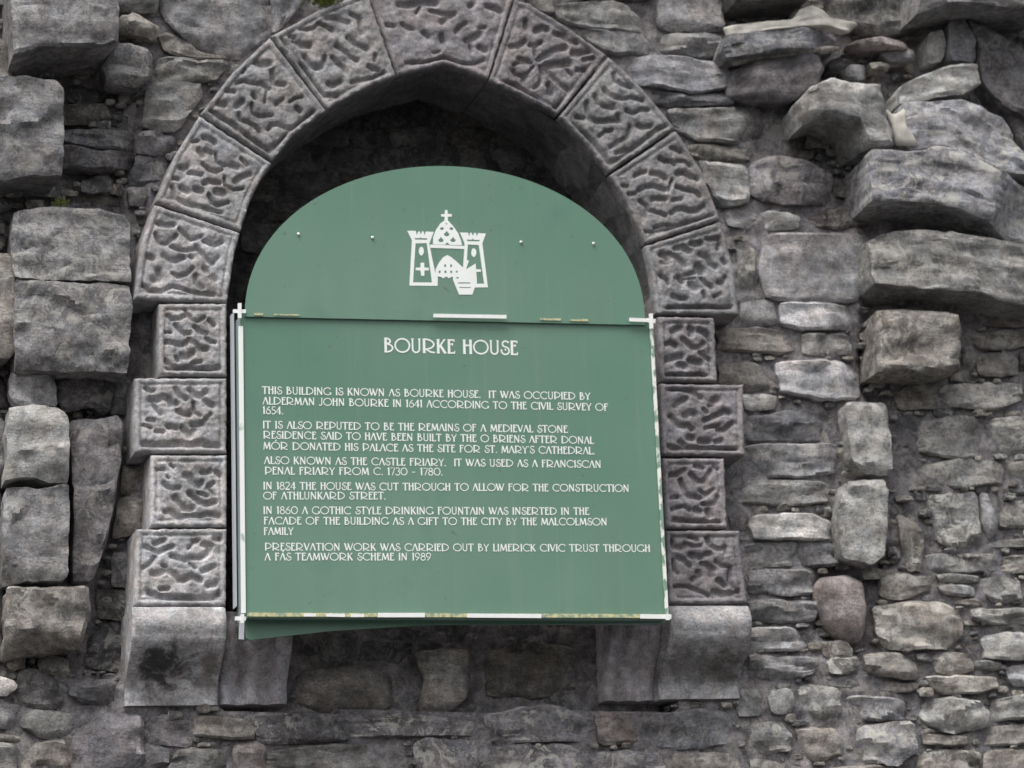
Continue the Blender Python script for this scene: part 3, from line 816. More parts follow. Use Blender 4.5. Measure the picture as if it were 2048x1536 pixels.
GA = [([(400,320),(480,360),(620,345)],5),([(690,400),(760,480),(860,545),(1000,500)],4),([(1040,570),(1120,600),(1190,625),(1290,580)],5),
 ([(360,470),(410,590),(520,610),(650,490)],4),([(570,640),(680,690),(800,705),(930,680)],4),([(930,640),(1000,740),(1080,820),(1150,890),(1240,790)],4),
 ([(470,770),(560,820),(650,840),(760,800)],5),([(250,780),(320,810)],5),([(400,980),(420,1080),(330,1105)],7),([(600,1020),(680,1065),(800,1030),(880,950)],4),
 ([(1040,950),(1090,1010)],5),([(1120,1060),(1190,1110)],5),([(920,1060),(930,1150),(1010,1220)],5),
 ([(180,1180),(260,1260),(440,1265),(600,1200),(720,1230),(900,1290),(1180,1310)],4),([(840,780),(870,800)],4)]
GB = [([(630,350),(700,370),(770,410)],5),([(570,510),(620,570)],6),([(640,510),(730,550)],4),([(620,690),(700,765),(790,785),(860,760)],4),
 ([(780,560),(800,660),(880,710),(980,700)],3),([(990,700),(1060,725)],6),([(1110,620),(1180,700)],4),([(330,730),(370,750),(410,730)],5),
 ([(440,800),(520,810),(600,825)],4),([(630,940),(690,905),(830,930)],5),([(1030,910),(1100,860),(1220,820)],5),([(340,990),(430,1040)],6),
 ([(520,1010),(600,1030)],6),([(790,1040),(880,1060)],7),([(890,860),(900,960),(1010,1020),(1130,1000)],3),([(240,870),(300,880)],4),
 ([(220,980),(260,1120),(400,1190),(620,1245),(850,1310)],4),([(690,1080),(740,1190),(800,1215),(940,1180)],4),([(490,400),(560,390)],3)]
GC = [([(700,300),(760,330),(850,320)],7),([(480,540),(560,520),(640,545),(760,550),(850,610)],4),([(360,620),(450,640)],5),([(880,400),(900,545),(1020,560)],5),
 ([(660,670),(690,710)],4),([(820,630),(800,760)],3),([(480,800),(545,745)],6),([(270,770),(340,790)],6),([(930,780),(1000,730)],4),([(1080,760),(1140,720),(1220,705)],3),
 ([(650,780),(660,880),(740,925),(880,910)],3.5),([(500,900),(520,960),(600,990),(680,1030),(740,1090)],4),([(840,1070),(880,1020),(940,1015),(1090,1070)],4),
 ([(1160,830),(1200,860)],5),([(180,860),(300,940),(440,1010),(560,1110),(700,1220),(840,1310),(1000,1180),(1200,1000),(1340,870)],4.5),([(570,370),(550,410)],4)]
GD = [([(410,385),(500,395),(590,370),(640,310),(740,340),(840,410)],3.5),([(760,230),(880,235),(980,270),(1050,300)],5),([(1090,180),(1200,250),(1210,380),(1230,440)],4),
 ([(330,550),(430,600),(530,600)],6),([(280,480),(330,500)],5),([(1040,500),(1120,570),(1220,610),(1300,650)],4.5),([(890,600),(1000,680),(1080,760),(1170,800)],4),
 ([(840,760),(900,840),(970,890),(1020,960)],5),([(470,750),(530,850),(620,900),(700,880),(740,760)],5),([(400,860),(480,960),(560,1080),(640,1180),(740,1270),(900,1270)],4.5),
 ([(790,1110),(850,1140),(940,1090)],5),([(1100,1100),(1180,1070),(1380,1030),(1520,960)],4),([(1320,880),(1380,920),(1460,930)],4),([(1410,730),(1400,800)],4),
 ([(150,520),(200,600),(250,700)],4)]
GE = [([(400,60),(520,70),(700,20),(900,40)],6),([(640,170),(700,80)],3),([(830,140),(1000,190),(1160,190)],4),([(1160,190),(1060,240),(990,300)],5),
 ([(440,320),(520,370),(600,395)],4),([(230,330),(330,360)],4),([(740,450),(800,490)],5),([(980,480),(1000,560)],5),([(1180,430),(1230,370),(1310,310)],4.5),
 ([(1500,380),(1570,370)],4),([(1330,550),(1400,520),(1500,460)],6),([(1500,640),(1580,680)],6),([(1370,600),(1390,700)],3),([(1600,80),(1680,100),(1780,150)],5),
 ([(1370,80),(1400,60)],5),([(500,850),(800,840),(1000,780),(1110,800),(1230,870),(1440,860),(1560,810)],3.5),([(880,710),(950,700)],3)]
GF = [([(660,390),(740,360),(800,370)],6),([(900,430),(1000,450),(1080,520),(1180,540)],5),([(330,590),(440,590),(520,520)],5),([(580,570),(650,590),(720,540)],4),
 ([(640,600),(650,700)],4),([(690,750),(780,710),(880,640),(1030,605)],6),([(780,830),(900,830),(1080,810)],7),([(1130,680),(1200,680),(1330,650)],6),
 ([(440,750),(560,780)],5),([(370,830),(440,800),(600,800)],3),([(370,900),(400,950),(470,970),(540,970)],4),([(510,960),(500,1020)],5),([(540,950),(620,850)],3),
 ([(710,850),(740,950),(700,1070),(640,1120)],4),([(780,860),(860,970),(960,1080),(1060,1140)],5),([(820,1080),(850,1180)],6),([(1040,880),(1120,960)],3),
 ([(1270,760),(1390,740)],5),([(1180,890),(1280,890)],4),([(520,260),(530,350)],4),([(200,1040),(380,1080),(560,1200),(720,1310),(860,1400),(940,1350),(990,1270)],4.5),
 ([(1020,450),(1060,500)],4)]
GG = [([(700,280),(720,360),(790,405),(900,425),(1010,430)],4.5),([(590,460),(640,520),(720,560),(800,570)],4.5),([(820,570),(900,555),(1040,590)],4),
 ([(480,540),(510,620),(590,660),(700,680)],4.5),([(700,640),(720,690)],3),([(380,620),(390,740),(430,810),(500,840),(640,830),(760,830),(740,780)],5),
 ([(850,710),(930,750),(1010,700),(1110,710)],4),([(980,880),(1040,910),(1140,895)],4.5),([(530,1010),(600,960),(680,950)],4),([(660,1140),(760,1080),(860,1030),(890,900)],4),
 ([(260,790),(340,800)],4),([(180,860),(350,1000),(430,1060),(560,1200),(640,1330),(760,1280),(900,1180),(1080,1040),(1200,940),(1340,890)],5),([(740,1210),(840,1190),(920,1190)],5)]
GH = [([(850,290),(920,310),(980,340)],4),([(710,420),(770,460),(860,465),(900,500)],4),([(930,460),(1030,465),(1090,520)],3.5),([(390,650),(460,610),(520,600)],4),
 ([(600,620),(690,630),(780,680)],4.5),([(930,620),(1010,605),(1090,655),(1200,680)],5.5),([(440,830),(530,785),(620,775),(780,820)],5),
 ([(920,790),(1050,830),(1160,845),(1220,910)],4),([(620,940),(700,940),(780,945)],5),([(880,955),(980,945)],4),([(450,970),(530,1030),(560,1090),(680,1115),(780,1155)],4),
 ([(860,1120),(920,1080),(1000,1070),(1080,1100),(1190,1090),(1270,1030)],5),([(310,880),(400,875)],3.5),([(200,770),(300,780)],3),
 ([(640,1310),(770,1280),(900,1290),(1080,1240),(1240,1210)],4),([(400,1340),(600,1370),(900,1300),(1400,1160)],3.5),([(860,700),(820,840)],3)]
GI = [([(340,520),(400,560),(420,600)],6),([(440,520),(560,560),(640,620),(700,690)],5),([(560,430),(660,410),(760,475)],6),([(800,350),(860,370),(940,350)],6),
 ([(1030,280),(1090,290),(1250,270)],5),([(1200,450),(1240,330)],4),([(930,530),(1040,570),(1090,670),(1170,720)],5),([(890,720),(940,780)],8),([(1280,610),(1310,660)],5),
 ([(320,840),(420,930),(440,980)],4),([(600,880),(660,940)],6),([(540,890),(830,900)],3),([(800,980),(850,1040)],8),([(950,890),(1010,960),(1110,1030)],4),
 ([(1210,960),(1270,960),(1310,880)],4),([(520,1160),(600,1200),(720,1200)],5),([(340,640),(440,660)],4),([(700,840),(860,800)],4),
 ([(440,1340),(560,1330),(850,1340),(1040,1330),(1200,1350),(1400,1330)],4),([(1150,1180),(1240,1130)],4),([(980,1100),(1010,1180)],4)]
GJ = [([(350,400),(420,360),(500,330)],6),([(680,340),(740,380),(700,460)],6),([(860,380),(940,420),(1020,480)],6),([(1040,540),(1080,590)],4),
 ([(540,560),(640,640),(730,720),(860,720),(940,640)],5),([(220,640),(320,620),(410,680)],5),([(180,960),(300,930),(420,900),(520,880)],7),([(480,1040),(580,1080)],7),
 ([(690,960),(780,990),(890,995)],7),([(880,800),(980,920),(1070,960)],5),([(200,1240),(480,1250),(760,1250),(860,1230),(980,1270)],4.5)]
GK = [([(300,160),(460,160),(660,200),(800,270),(880,340)],5),([(390,490),(470,410),(600,360)],5),([(600,670),(700,620),(760,640)],7),
 ([(310,690),(370,770),(460,860),(560,880),(640,870),(720,940)],5),([(1130,400),(1190,370)],7),([(1050,490),(1140,470)],4),([(960,770),(1080,720),(1200,670),(1360,600),(1440,630)],5),
 ([(980,920),(1080,900),(1240,870)],4),([(1220,950),(1340,950),(1480,830)],5),([(870,1170),(960,1170),(1050,1170)],6),([(650,1100),(740,1110)],6),([(1180,1180),(1280,1160)],5),
 ([(230,1240),(400,1310),(600,1290),(900,1300),(1260,1310),(1400,1330),(1560,1330)],4.5),([(940,560),(1000,620)],4),([(480,1180),(560,1240)],5)]
GL = [([(210,480),(340,460),(480,380)],5),([(600,460),(680,540),(740,600),(860,590),(980,400)],5),([(680,310),(840,340)],4),([(1040,320),(1120,360)],4),
 ([(400,580),(440,680),(500,840),(580,880),(680,880),(780,920)],5),([(780,780),(880,870),(1030,760)],4),([(820,1030),(940,1050),(1080,1010),(1110,890)],4),
 ([(260,1120),(400,1090),(480,1080),(580,1140)],4),([(690,1130),(770,1180)],6),([(930,1160),(970,1260)],6),([(230,910),(340,900)],4),
 ([(290,1330),(500,1360),(740,1380),(860,1370),(1160,1390)],5)]
GM = [([(210,280),(250,390),(380,410),(470,360)],6),([(510,350),(620,380),(730,370)],4),([(560,200),(680,260)],5),([(930,370),(1020,430),(1120,430),(1190,390)],5),
 ([(1190,400),(1200,500)],4),([(560,540),(660,565),(760,580)],6),([(820,520),(890,520)],5),([(330,580),(440,630),(540,740)],5),([(230,620),(260,780),(310,870)],4),
 ([(780,690),(860,740),(980,800)],6),([(940,820),(960,900)],5),([(1020,660),(1130,740),(1220,740)],4),([(1060,1000),(1130,1040),(1180,1090)],6),([(690,850),(720,920),(600,980)],5),
 ([(270,1110),(500,1110),(640,1160),(760,1210),(880,1270)],4),([(980,1210),(1150,1250),(1300,1230),(1420,1190)],6),([(1280,760),(1260,1000),(1340,1130)],4),([(860,230),(900,330)],5)]
GN = [([(680,270),(760,340),(900,330),(1050,260),(1130,350),(1220,380),(1350,310)],4),([(830,430),(920,550),(1000,600),(1090,590)],4.5),([(1180,490),(1260,570),(1390,600)],4.5),
 ([(1430,360),(1520,450)],4),([(660,750),(800,780),(920,800),(1040,760)],5),([(1080,710),(1200,790),(1280,880),(1400,880)],5),([(1390,680),(1460,750),(1540,760)],4),
 ([(960,1000),(1040,1020),(1130,950)],7),([(830,1020),(870,1080)],4),([(700,1220),(860,1230),(1000,1220),(1300,1240),(1500,1240),(1600,1210)],5),([(1130,1140),(1280,1110)],4),
 ([(640,570),(740,580)],3),([(650,1080),(720,1180)],4),([(1000,170),(1040,240)],3)]
GO = [([(290,280),(390,330),(440,320)],4.5),([(370,480),(480,500),(600,440),(720,470),(760,560),(840,560)],6),([(430,560),(500,680),(560,750)],4),([(830,280),(920,420),(1020,470)],5),
 ([(1090,310),(1180,400),(1290,430),(1380,340)],6),([(1340,480),(1430,560),(1500,590)],5),([(860,680),(960,740),(1080,760)],5),([(1150,540),(1170,700),(1270,780)],3.5),
 ([(1340,870),(1400,820),(1460,750)],4),([(1130,940),(1240,940),(1320,910)],5),([(940,980),(1040,1090),(1080,1160),(1180,1020)],5),([(330,850),(440,860)],4),([(480,1060),(600,1070)],4),
 ([(700,970),(850,1000)],5),([(240,940),(380,990)],3),([(270,1290),(500,1300),(700,1300),(900,1270),(1100,1300),(1300,1260),(1450,1310),(1600,1320)],6)]
GP = [([(1010,440),(1090,480),(1130,580),(1250,640),(1290,590)],6.5),([(1310,400),(1390,400),(1460,370)],5),([(1560,390),(1630,450)],4.5),([(620,600),(700,670),(790,700),(900,670)],4.5),
 ([(1430,660),(1510,590)],5),([(1450,720),(1540,810)],3),([(1080,780),(1160,850),(1280,950),(1380,980),(1540,930)],5.5),([(820,870),(900,950),(980,1040),(1080,1070),(1130,1040)],6),
 ([(680,470),(710,500)],3),([(460,350),(620,350)],3),([(640,1110),(740,1100),(840,1200),(920,1210),(1100,1180),(1300,1180),(1400,1150),(1600,1190)],5),([(1240,770),(1400,820)],4),([(740,260),(800,310)],3)]
GQ = [([(450,330),(510,310),(620,270)],5),([(270,380),(400,440),(520,500),(660,420),(780,380)],4.5),([(250,770),(370,690),(460,570)],4),
 ([(760,550),(860,590),(1000,630),(1120,580),(1270,590),(1400,520),(1460,380),(1320,350)],5.5),([(1540,240),(1640,230)],6),([(1150,290),(1230,280)],5),([(1060,420),(1150,320)],3),
 ([(600,730),(660,760)],4),([(410,870),(520,880),(650,820),(800,880),(900,980),(1000,980),(1120,920),(1270,1000)],6),([(1320,830),(1400,800),(1530,740)],5),
 ([(1420,1080),(1540,1060)],6.5),([(560,1150),(700,1140)],5),([(360,1220),(500,1280),(700,1300),(900,1310),(1100,1320),(1300,1320),(1500,1310),(1610,1230)],6),([(1080,680),(1190,770)],3)]

# arch stones: each side a polyline in photograph pixels
V = 'voussoir'
carved(V, [(310,407),(482,465)], [(482,465),(470,505),(462,560),(455,605)], [(268,597),(455,605)], [(310,407),(285,480),(268,597)], ((260,400),6.98), GA, 140, 'g', 1)
carved(V, [(400,230),(545,326)], [(545,326),(520,362),(500,405),(482,462)], [(311,403),(481,461)], [(400,230),(350,310),(311,403)], ((310,220),6.4), GB, 130, 'g', 2)
carved(V, [(541,73),(655,222)], [(655,222),(620,245),(585,272),(546,322)], [(402,226),(546,322)], [(541,73),(465,145),(402,226)], ((390,70),5.689), GC, 118, 'g', 3)
carved(V, [(735,-20),(794,152)], [(794,152),(745,170),(700,193),(656,220)], [(543,71),(656,220)], [(735,-20),(640,18),(543,71)], ((540,0),6.677), GD, 116, 'g', 4)
carved(V, [(738,-60),(1036,-60)], [(1036,-60),(1028,0),(977,160)], [(796,151),(840,140),(889,128),(935,142),(977,160)], [(728,-60),(742,0),(796,151)], ((740,0),6.827), GE, 112, 'p', 5)
carved(V, [(1030,-4),(1060,6),(1140,55),(1216,110)], [(1216,110),(1116,230)], [(978,161),(1045,192),(1116,230)], [(1030,-4),(978,161)], ((970,0),6.4), GF, 106, 'p', 6)
carved(V, [(1218,111),(1290,180),(1352,255)], [(1352,255),(1218,346)], [(1118,232),(1172,287),(1218,346)], [(1218,111),(1118,232)], ((1110,100),5.908), GG, 114, 'g', 7)
carved(V, [(1353,259),(1405,340),(1442,438)], [(1442,438),(1290,488)], [(1219,350),(1256,410),(1290,488)], [(1353,259),(1219,350)], ((1210,250),6.4), GH, 114, 'g', 8)
carved(V, [(1290,491),(1443,442)], [(1443,442),(1468,530),(1480,630)], [(1312,627),(1480,631)], [(1290,491),(1303,555),(1312,627)], ((1280,440),7.68), GI, 120, 'g', 9)
J_ = 'jamb_stone'
def jamb(q, crop, g, lum, hue, seed, **kw):
    a, b, c, d_ = q
    carved(J_, [a, b], [b, c], [d_, c], [a, d_], crop, g, lum, hue, seed, back=.17, **kw)
jamb(((318,606),(455,606),(455,752),(318,750)), ((260,600),9.033), GN, 136, 'g', 11)
jamb(((270,755),(455,755),(455,906),(270,904)), ((260,745),9.033), GO, 146, 'g', 12)
jamb(((302,909),(455,909),(455,1053),(300,1053)), ((260,900),9.033), GP, 150, 'g', 13)
jamb(((274,1057),(455,1056),(453,1211),(268,1211)), ((260,1050),9.033), GQ, 150, 'g', 14)
jamb(((1316,632),(1430,634),(1436,763),(1322,762)), ((1310,620),9.6), GJ, 112, 'p', 15)
jamb(((1320,766),(1488,768),(1491,911),(1326,910)), ((1310,760),9.6), GK, 116, 'p', 16)
jamb(((1326,915),(1450,915),(1456,1056),(1332,1056)), ((1320,900),9.6), GL, 120, 'p', 17)
jamb(((1332,1060),(1480,1060),(1497,1207),(1338,1208)), ((1320,1050),9.037), GM, 112, 'p', 18)

# lime mortar in the joints between the arch stones
rv, rf = [], []
ring = NICHE[1:-2]
for j in range(5):
    dd = .085 - j * .065
    for (x, y) in ring:
        dx, dy = x - 889, y - 640; l = math.hypot(dx, dy)
        p = P(x + dx / l * 1.3, y + dy / l * 1.3, AD); rv.append((p.x, -dd, p.z))
for j in range(4):
    for i in range(len(ring) - 1):
        a = j * len(ring) + i; rf.append((a, a + len(ring), a + len(ring) + 1, a + 1))
add_part('joint_mortar', rv, rf, M_ASH, arch, color=tone(96, 'g', .1))

# corbels: profile curls back under the jambs
def corbel(name, pxL, pxR, pyT, pyB, prof, lum, hue, seed, flutes=0, back=.16, mat=M_ASH, dtop=AD):
    a, b = P(pxL, pyT, dtop), P(pxR, pyT, dtop)
    c = P((pxL + pxR) / 2, pyB, prof[-1][1])
    nx, nz = 40, 46
    verts = []
    for j in range(nz):
        t = j / (nz - 1)
        for k in range(len(prof) - 1):
            if prof[k][0] <= t <= prof[k + 1][0]: break
        q = (t - prof[k][0]) / (prof[k + 1][0] - prof[k][0]); 
        yd = prof[k][1] + (prof[k + 1][1] - prof[k][1]) * q
        for i in range(nx):
            u = i / (nx - 1)
            x = a.x + (b.x - a.x) * u; z = a.z + (b.z - a.z) * u; zb = c.z + (b.z - a.z) * (u - .5)
            z = z + (zb - z) * t
            e = min(u, 1 - u)
            y = yd - .006 * (1 - min(1, e / .03)) ** 2
            if flutes:
                y += flutes * (1.3 * abs(math.sin(u * 7.5 + .6 + .35 * t)) ** .6 - .8 + .5 * math.sin(u * 17)) 
            y += .003 * noise.noise((x * 14, seed, z * 14)) + .0015 * noise.noise((x * 50, seed, z * 50))
            verts.append((x, -y, z))
    faces = [(j * nx + i, (j + 1) * nx + i, (j + 1) * nx + i + 1, j * nx + i + 1) for j in range(nz - 1) for i in range(nx - 1)]
    loop = [i for i in range(nx)] + [j * nx + nx - 1 for j in range(1, nz)] + [(nz - 1) * nx + i for i in range(nx - 2, -1, -1)] + [j * nx for j in range(nz - 2, 0, -1)]
    base = len(verts)
    for k in loop: verts.append((verts[k][0], back, verts[k][2]))
    for i in range(len(loop)):
        j = (i + 1) % len(loop)
        faces.append((loop[i], loop[j], base + j, base + i))
    return add_part(name, verts, faces, mat, arch, color=tone(lum, hue, .2), sharp=45)
def smoothprof(top, foot):
    out = []
    for k in range(24):
        t = k / 23
        if t < .30: y = top + .022 * math.sin(t / .30 * 2.2) - .006 * (t / .30) ** 2
        else:
            q = (t - .30) / .70
            y0 = top + .022 * math.sin(2.2) - .006
            y = foot + (y0 - foot) * (1 - sstep(q * 1.28)) if q < .78 else foot + .006 * (q - .78)
        out.append((t, y))
    return out
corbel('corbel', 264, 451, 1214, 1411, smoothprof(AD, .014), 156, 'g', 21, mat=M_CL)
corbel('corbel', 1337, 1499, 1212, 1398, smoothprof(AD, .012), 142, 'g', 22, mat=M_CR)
corbel('bracket', 446, 584, 1225, 1409, smoothprof(.035, -.03), 148, 'p', 23, flutes=.012, dtop=.035)
corbel('bracket', 1216, 1318, 1215, 1402, smoothprof(.03, -.035), 144, 'p', 24, flutes=.010, dtop=.03)

# ------------------------------------------------------------------ the green board
SD = 0.215
sign = thing('information_board', 'large faded green metal board lettered in white, with rounded top, in the carved arch', 'sign', P(905, 1240, SD))

def slab(name, poly, d, thick, mat, parent=sign, bevel=.0, **kw):
    """flat plate: front at d, real thickness"""
    pts = [P(x, y, d) for x, y in poly]
    n = len(pts)
    A = sum(pts[i].x * pts[(i + 1) % n].z - pts[(i + 1) % n].x * pts[i].z for i in range(n))
    if A < 0: pts = pts[::-1]
    v = [(p.x, p.y, p.z) for p in pts] + [(p.x, p.y + thick, p.z) for p in pts]
    tri = tessellate_polygon([[Vector((p.x, p.z, 0)) for p in pts]])
    f = []
    for t in tri:
        a, b, c = t
        ar = (pts[b].x - pts[a].x) * (pts[c].z - pts[a].z) - (pts[c].x - pts[a].x) * (pts[b].z - pts[a].z)
        if ar < 0: a, b, c = a, c, b
        f.append((a, b, c)); f.append((a + n, c + n, b + n))
    f += [(i + n, (i + 1) % n + n, (i + 1) % n, i) for i in range(n)]
    return add_part(name, v, f, mat, parent, smooth=False, **kw)

TL, TR, BR, BL = (481, 624), (1305, 641), (1338, 1239), (487, 1236)
slab('panel', [TL, TR, BR, BL], SD, .006, M_GRN)
# box behind the panel
slab('box_frame', [(483,627),(1303,644),(1336,1237),(489,1234)], SD - .0065, .095, M_SIDE)
arc = []
for k in range(61):
    a = math.pi * (1 - k / 60)
    x = 892 + 400 * math.cos(a)
    yb = 640 + 8 * math.cos(a)
    arc.append((x - 2 * (1 - math.sin(a)), yb - 308 * abs(math.sin(a)) ** 0.93))
slab('rounded_top_panel', arc + [(1291,650),(490,633)], SD + .008, .006, M_GRN)
slab('hanging_plate', [(492,1230),(1330,1232),(1330,1246),(850,1250),(660,1262),(500,1280),(492,1276)], SD - .045, .006, M_GRN)
slab('hanging_strip', [(479,1240),(489,1240),(488,1279),(478,1278)], SD - .01, .006, M_RAIL)
slab('side_rail', [(463,628),(468,626),(474,1212),(469,1216)], SD - .075, .02, M_RAIL)
def bars(name, pts, mat, d=SD + .006, th=.003):
    for a, b, hw in pts:
        (x0, y0), (x1, y1) = a, b
        l = math.hypot(x1 - x0, y1 - y0); nx_, ny_ = -(y1 - y0) / l * hw, (x1 - x0) / l * hw
        slab(name, [(x0 + nx_, y0 + ny_), (x1 + nx_, y1 + ny_), (x1 - nx_, y1 - ny_), (x0 - nx_, y0 - ny_)], d, th, mat)
bars('edge_strip', [((481.5,652),(487,1226),4.6)], M_CHIPW)
bars('edge_strip', [((1303,655),(1334,1228),3.4)], M_CHIP)
bars('edge_strip', [((495,1229),(1330,1232),3.8)], M_RUST)
bars('paint_loss', [((508,627.5),(526,628.5),2.4),((548,629),(600,630),1.4),((1080,638),(1122,639),2),((1140,640),(1176,640.5),2)], M_RUST, SD + .0115, .001)
bars('bare_metal_streak', [((608,1230),(632,1230),3),((652,1230),(690,1231),3),((702,1231),(728,1231),3),((756,1230),(850,1230),4.4),((935,1231),(1083,1232),4),((1281,1232.5),(1343,1233.5),4.4)], M_BARE, SD + .0105)
bars('white_tape', [((867,631),(1013,633.5),3.6),((1259,639),(1296,640.5),3.6)], M_BARE, SD + .019)
bars('corner_clip', [((466,622),(492,622.5),3.6),((1292,640),(1311,642),4),((470,1236.5),(492,1237),4)], M_BARE, SD + .014)
bars('corner_clip', [((479.5,606),(479.5,636),3.6),((1302,627),(1303,657),3.8),((485,1228),(484.5,1246),3.6),((1336,1228),(1336,1240),4)], M_BARE, SD + .0165)
for (x, y) in ((597,468),(745,475),(1042,484),(1187,487)):
    c = P(x, y, SD + .0105); n = 12; R = .0045
    v = [(c.x + R * math.cos(2*math.pi*i/n), c.y, c.z + R * math.sin(2*math.pi*i/n)) for i in range(n)]
    v += [(c.x + .7 * R * math.cos(2*math.pi*i/n), c.y - .003, c.z + .7 * R * math.sin(2*math.pi*i/n)) for i in range(n)]
    f = [(i, (i+1) % n, n + (i+1) % n, n + i) for i in range(n)] + [tuple(range(n, 2*n))]
    add_part('screw', v, f, M_BARE, sign)

# ---- lettering: a drawn alphabet of ribbons
def arcp(cx, cy, rx, ry, a0, a1, n=14):
    return [(cx + rx * math.cos(rad(a0 + (a1 - a0) * i / n)), cy + ry * math.sin(rad(a0 + (a1 - a0) * i / n))) for i in range(n + 1)]
T1, T2 = .056, .088        # half widths: thin, thick
def ser(x, y, wd=.09): return ([(x - wd, y), (x + wd, y)], .035)
def stem(x, y0=0, y1=1, w_=T2): return [([(x, y0), (x, y1)], w_), ser(x, y0 + .03), ser(x, y1 - .03)]
GL_ = {}
def g(ch, adv, *st):
    out = []
    for q in st: out += q if isinstance(q, list) else [q]
    GL_[ch] = (adv, out)
g('A', .66, ([(.05,.03),(.33,.97)], T1), ([(.33,.97),(.60,.03)], T2), ser(.05,.03,.05), ser(.6,.03,.06))
g('B', .66, stem(.14), (arcp(.14,.78,.28,.19,90,-90), T1), (arcp(.14,.31,.42,.28,90,-90), T1))
g('C', .86, (arcp(.50,.5,.43,.46,48,312,20), T1), ([(.78,.70),(.80,.92)], .04))
g('D', .88, stem(.14), (arcp(.14,.5,.66,.46,90,-90,20), T1))
g('E', .54, stem(.14), ([(.14,.95),(.46,.95)], T1), ([(.14,.05),(.48,.05)], T1), ([(.14,.66),(.36,.66)], .05), ([(.46,.98),(.46,.82)], .04), ([(.36,.74),(.36,.57)], .04), ([(.48,.02),(.48,.2)], .04))
g('F', .54, stem(.14), ([(.14,.95),(.46,.95)], T1), ([(.14,.62),(.38,.62)], .05), ([(.46,.98),(.46,.82)], .04), ([(.38,.70),(.38,.53)], .04))
g('G', .90, (arcp(.48,.5,.43,.46,50,320,20), T1), ([(.80,.08),(.80,.36)], T2), ([(.68,.34),(.9,.34)], .035), ([(.74,.72),(.78,.92)], .04))
g('H', .66, stem(.13), stem(.52), ([(.13,.60),(.52,.60)], T1))
g('I', .28, stem(.14))
g('J', .46, ([(.32,1),(.32,.2)] + arcp(.16,.2,.16,.17,0,-150,8)[1:], T1), ser(.32,.97))
g('K', .66, stem(.13), ([(.17,.42),(.52,.97)], T1), ([(.26,.56),(.56,.03)], T2), ser(.52,.97,.07), ser(.57,.03,.06))
g('L', .50, stem(.13), ([(.13,.05),(.46,.05)], T1), ([(.46,.02),(.46,.2)], .04))
g('M', .88, ([(.10,.03),(.18,.97)], T1), ([(.18,.97),(.43,.12)], T2), ([(.43,.12),(.68,.97)], T1), ([(.68,.97),(.77,.03)], T2), ser(.1,.03,.06), ser(.77,.03,.07))
g('N', .76, ([(.13,.03),(.13,.97)], T1), ([(.13,.97),(.60,.05)], T2), ([(.60,.03),(.60,.97)], T1), ser(.13,.03,.07), ser(.6,.97,.07))
g('O', 1.0, (arcp(.5,.5,.44,.46,0,360,30), T1))
g('P', .80, stem(.14), (arcp(.14,.60,.58,.37,90,-90,20), T1))
g('R', .88, stem(.14), (arcp(.14,.62,.60,.35,90,-90,20), T1), ([(.26,.27),(.52,.10),(.80,.05)], T1))
g('S', .60, (arcp(.34,.76,.19,.20,20,270,12) + arcp(.32,.29,.24,.26,90,-200,18), T1), ([(.52,.83),(.53,.95)], .035), ([(.3,.42),(.36,.3)], .05))
g('T', .64, stem(.31), ([(.02,.95),(.60,.95)], T1), ([(.03,.98),(.03,.82)], .04), ([(.59,.98),(.59,.82)], .04))
g('U', .70, ([(.13,.97),(.13,.3)] + arcp(.34,.28,.21,.24,180,360,12) + [(.55,.97)], T1), ser(.13,.97,.08), ser(.55,.97,.08))
g('V', .66, ([(.06,.97),(.33,.05)], T2), ([(.33,.05),(.60,.97)], T1), ser(.06,.97,.06), ser(.6,.97,.05))
g('W', .98, ([(.06,.97),(.28,.05)], T2), ([(.28,.05),(.48,.9)], T1), ([(.40,.97),(.66,.05)], T2), ([(.66,.05),(.92,.97)], T1), ser(.06,.97,.06), ser(.92,.97,.05))
g('Y', .62, ([(.04,.97),(.31,.45)], T1), ([(.31,.45),(.58,.97)], T1), ([(.31,.45),(.31,.02)], T2), ser(.31,.03))
g('1', .34, stem(.18), ([(.18,.97),(.05,.82)], .05))
g('0', .80, (arcp(.4,.5,.33,.46,0,360,24), T1))
g('2', .60, (arcp(.29,.72,.22,.24,165,-35,12) + [(.08,.06)], T1), ([(.06,.05),(.54,.05)], T2))
g('3', .56, (arcp(.26,.75,.20,.21,150,-80,10), T1), (arcp(.26,.28,.24,.26,85,-150,12), T1))
g('4', .62, ([(.42,.0),(.42,1)], T2), ([(.42,.97),(.04,.28),(.60,.28)], T1))
g('5', .56, ([(.50,.95),(.16,.95),(.13,.56)] + arcp(.26,.30,.24,.27,110,-140,12), T1))
g('6', .62, ([(.46,.96),(.2,.7)] + arcp(.32,.30,.24,.27,150,510,20), T1))
g('7', .54, ([(.06,.95),(.50,.95),(.22,.02)], T1))
g('8', .60, (arcp(.3,.75,.18,.20,0,360,16), T1), (arcp(.3,.28,.24,.25,0,360,18), T1))
g('9', .62, ([(.16,.02),(.44,.34)] + arcp(.30,.70,.24,.27,-30,330,20), T1))
g('.', .24, ([(.06,.07),(.18,.07)], .075))
g('-', .50, ([(.06,.42),(.40,.42)], .05))
g("'", .20, ([(.12,.98),(.08,.80)], .05))
g(' ', .42)
a_, st_ = GL_['O']; GL_['Ó'] = (a_, st_ + [([(.45,1.10),(.62,1.28)], .06)])
a_, st_ = GL_['A']; GL_['Á'] = (a_, st_ + [([(.30,1.10),(.46,1.28)], .06)])

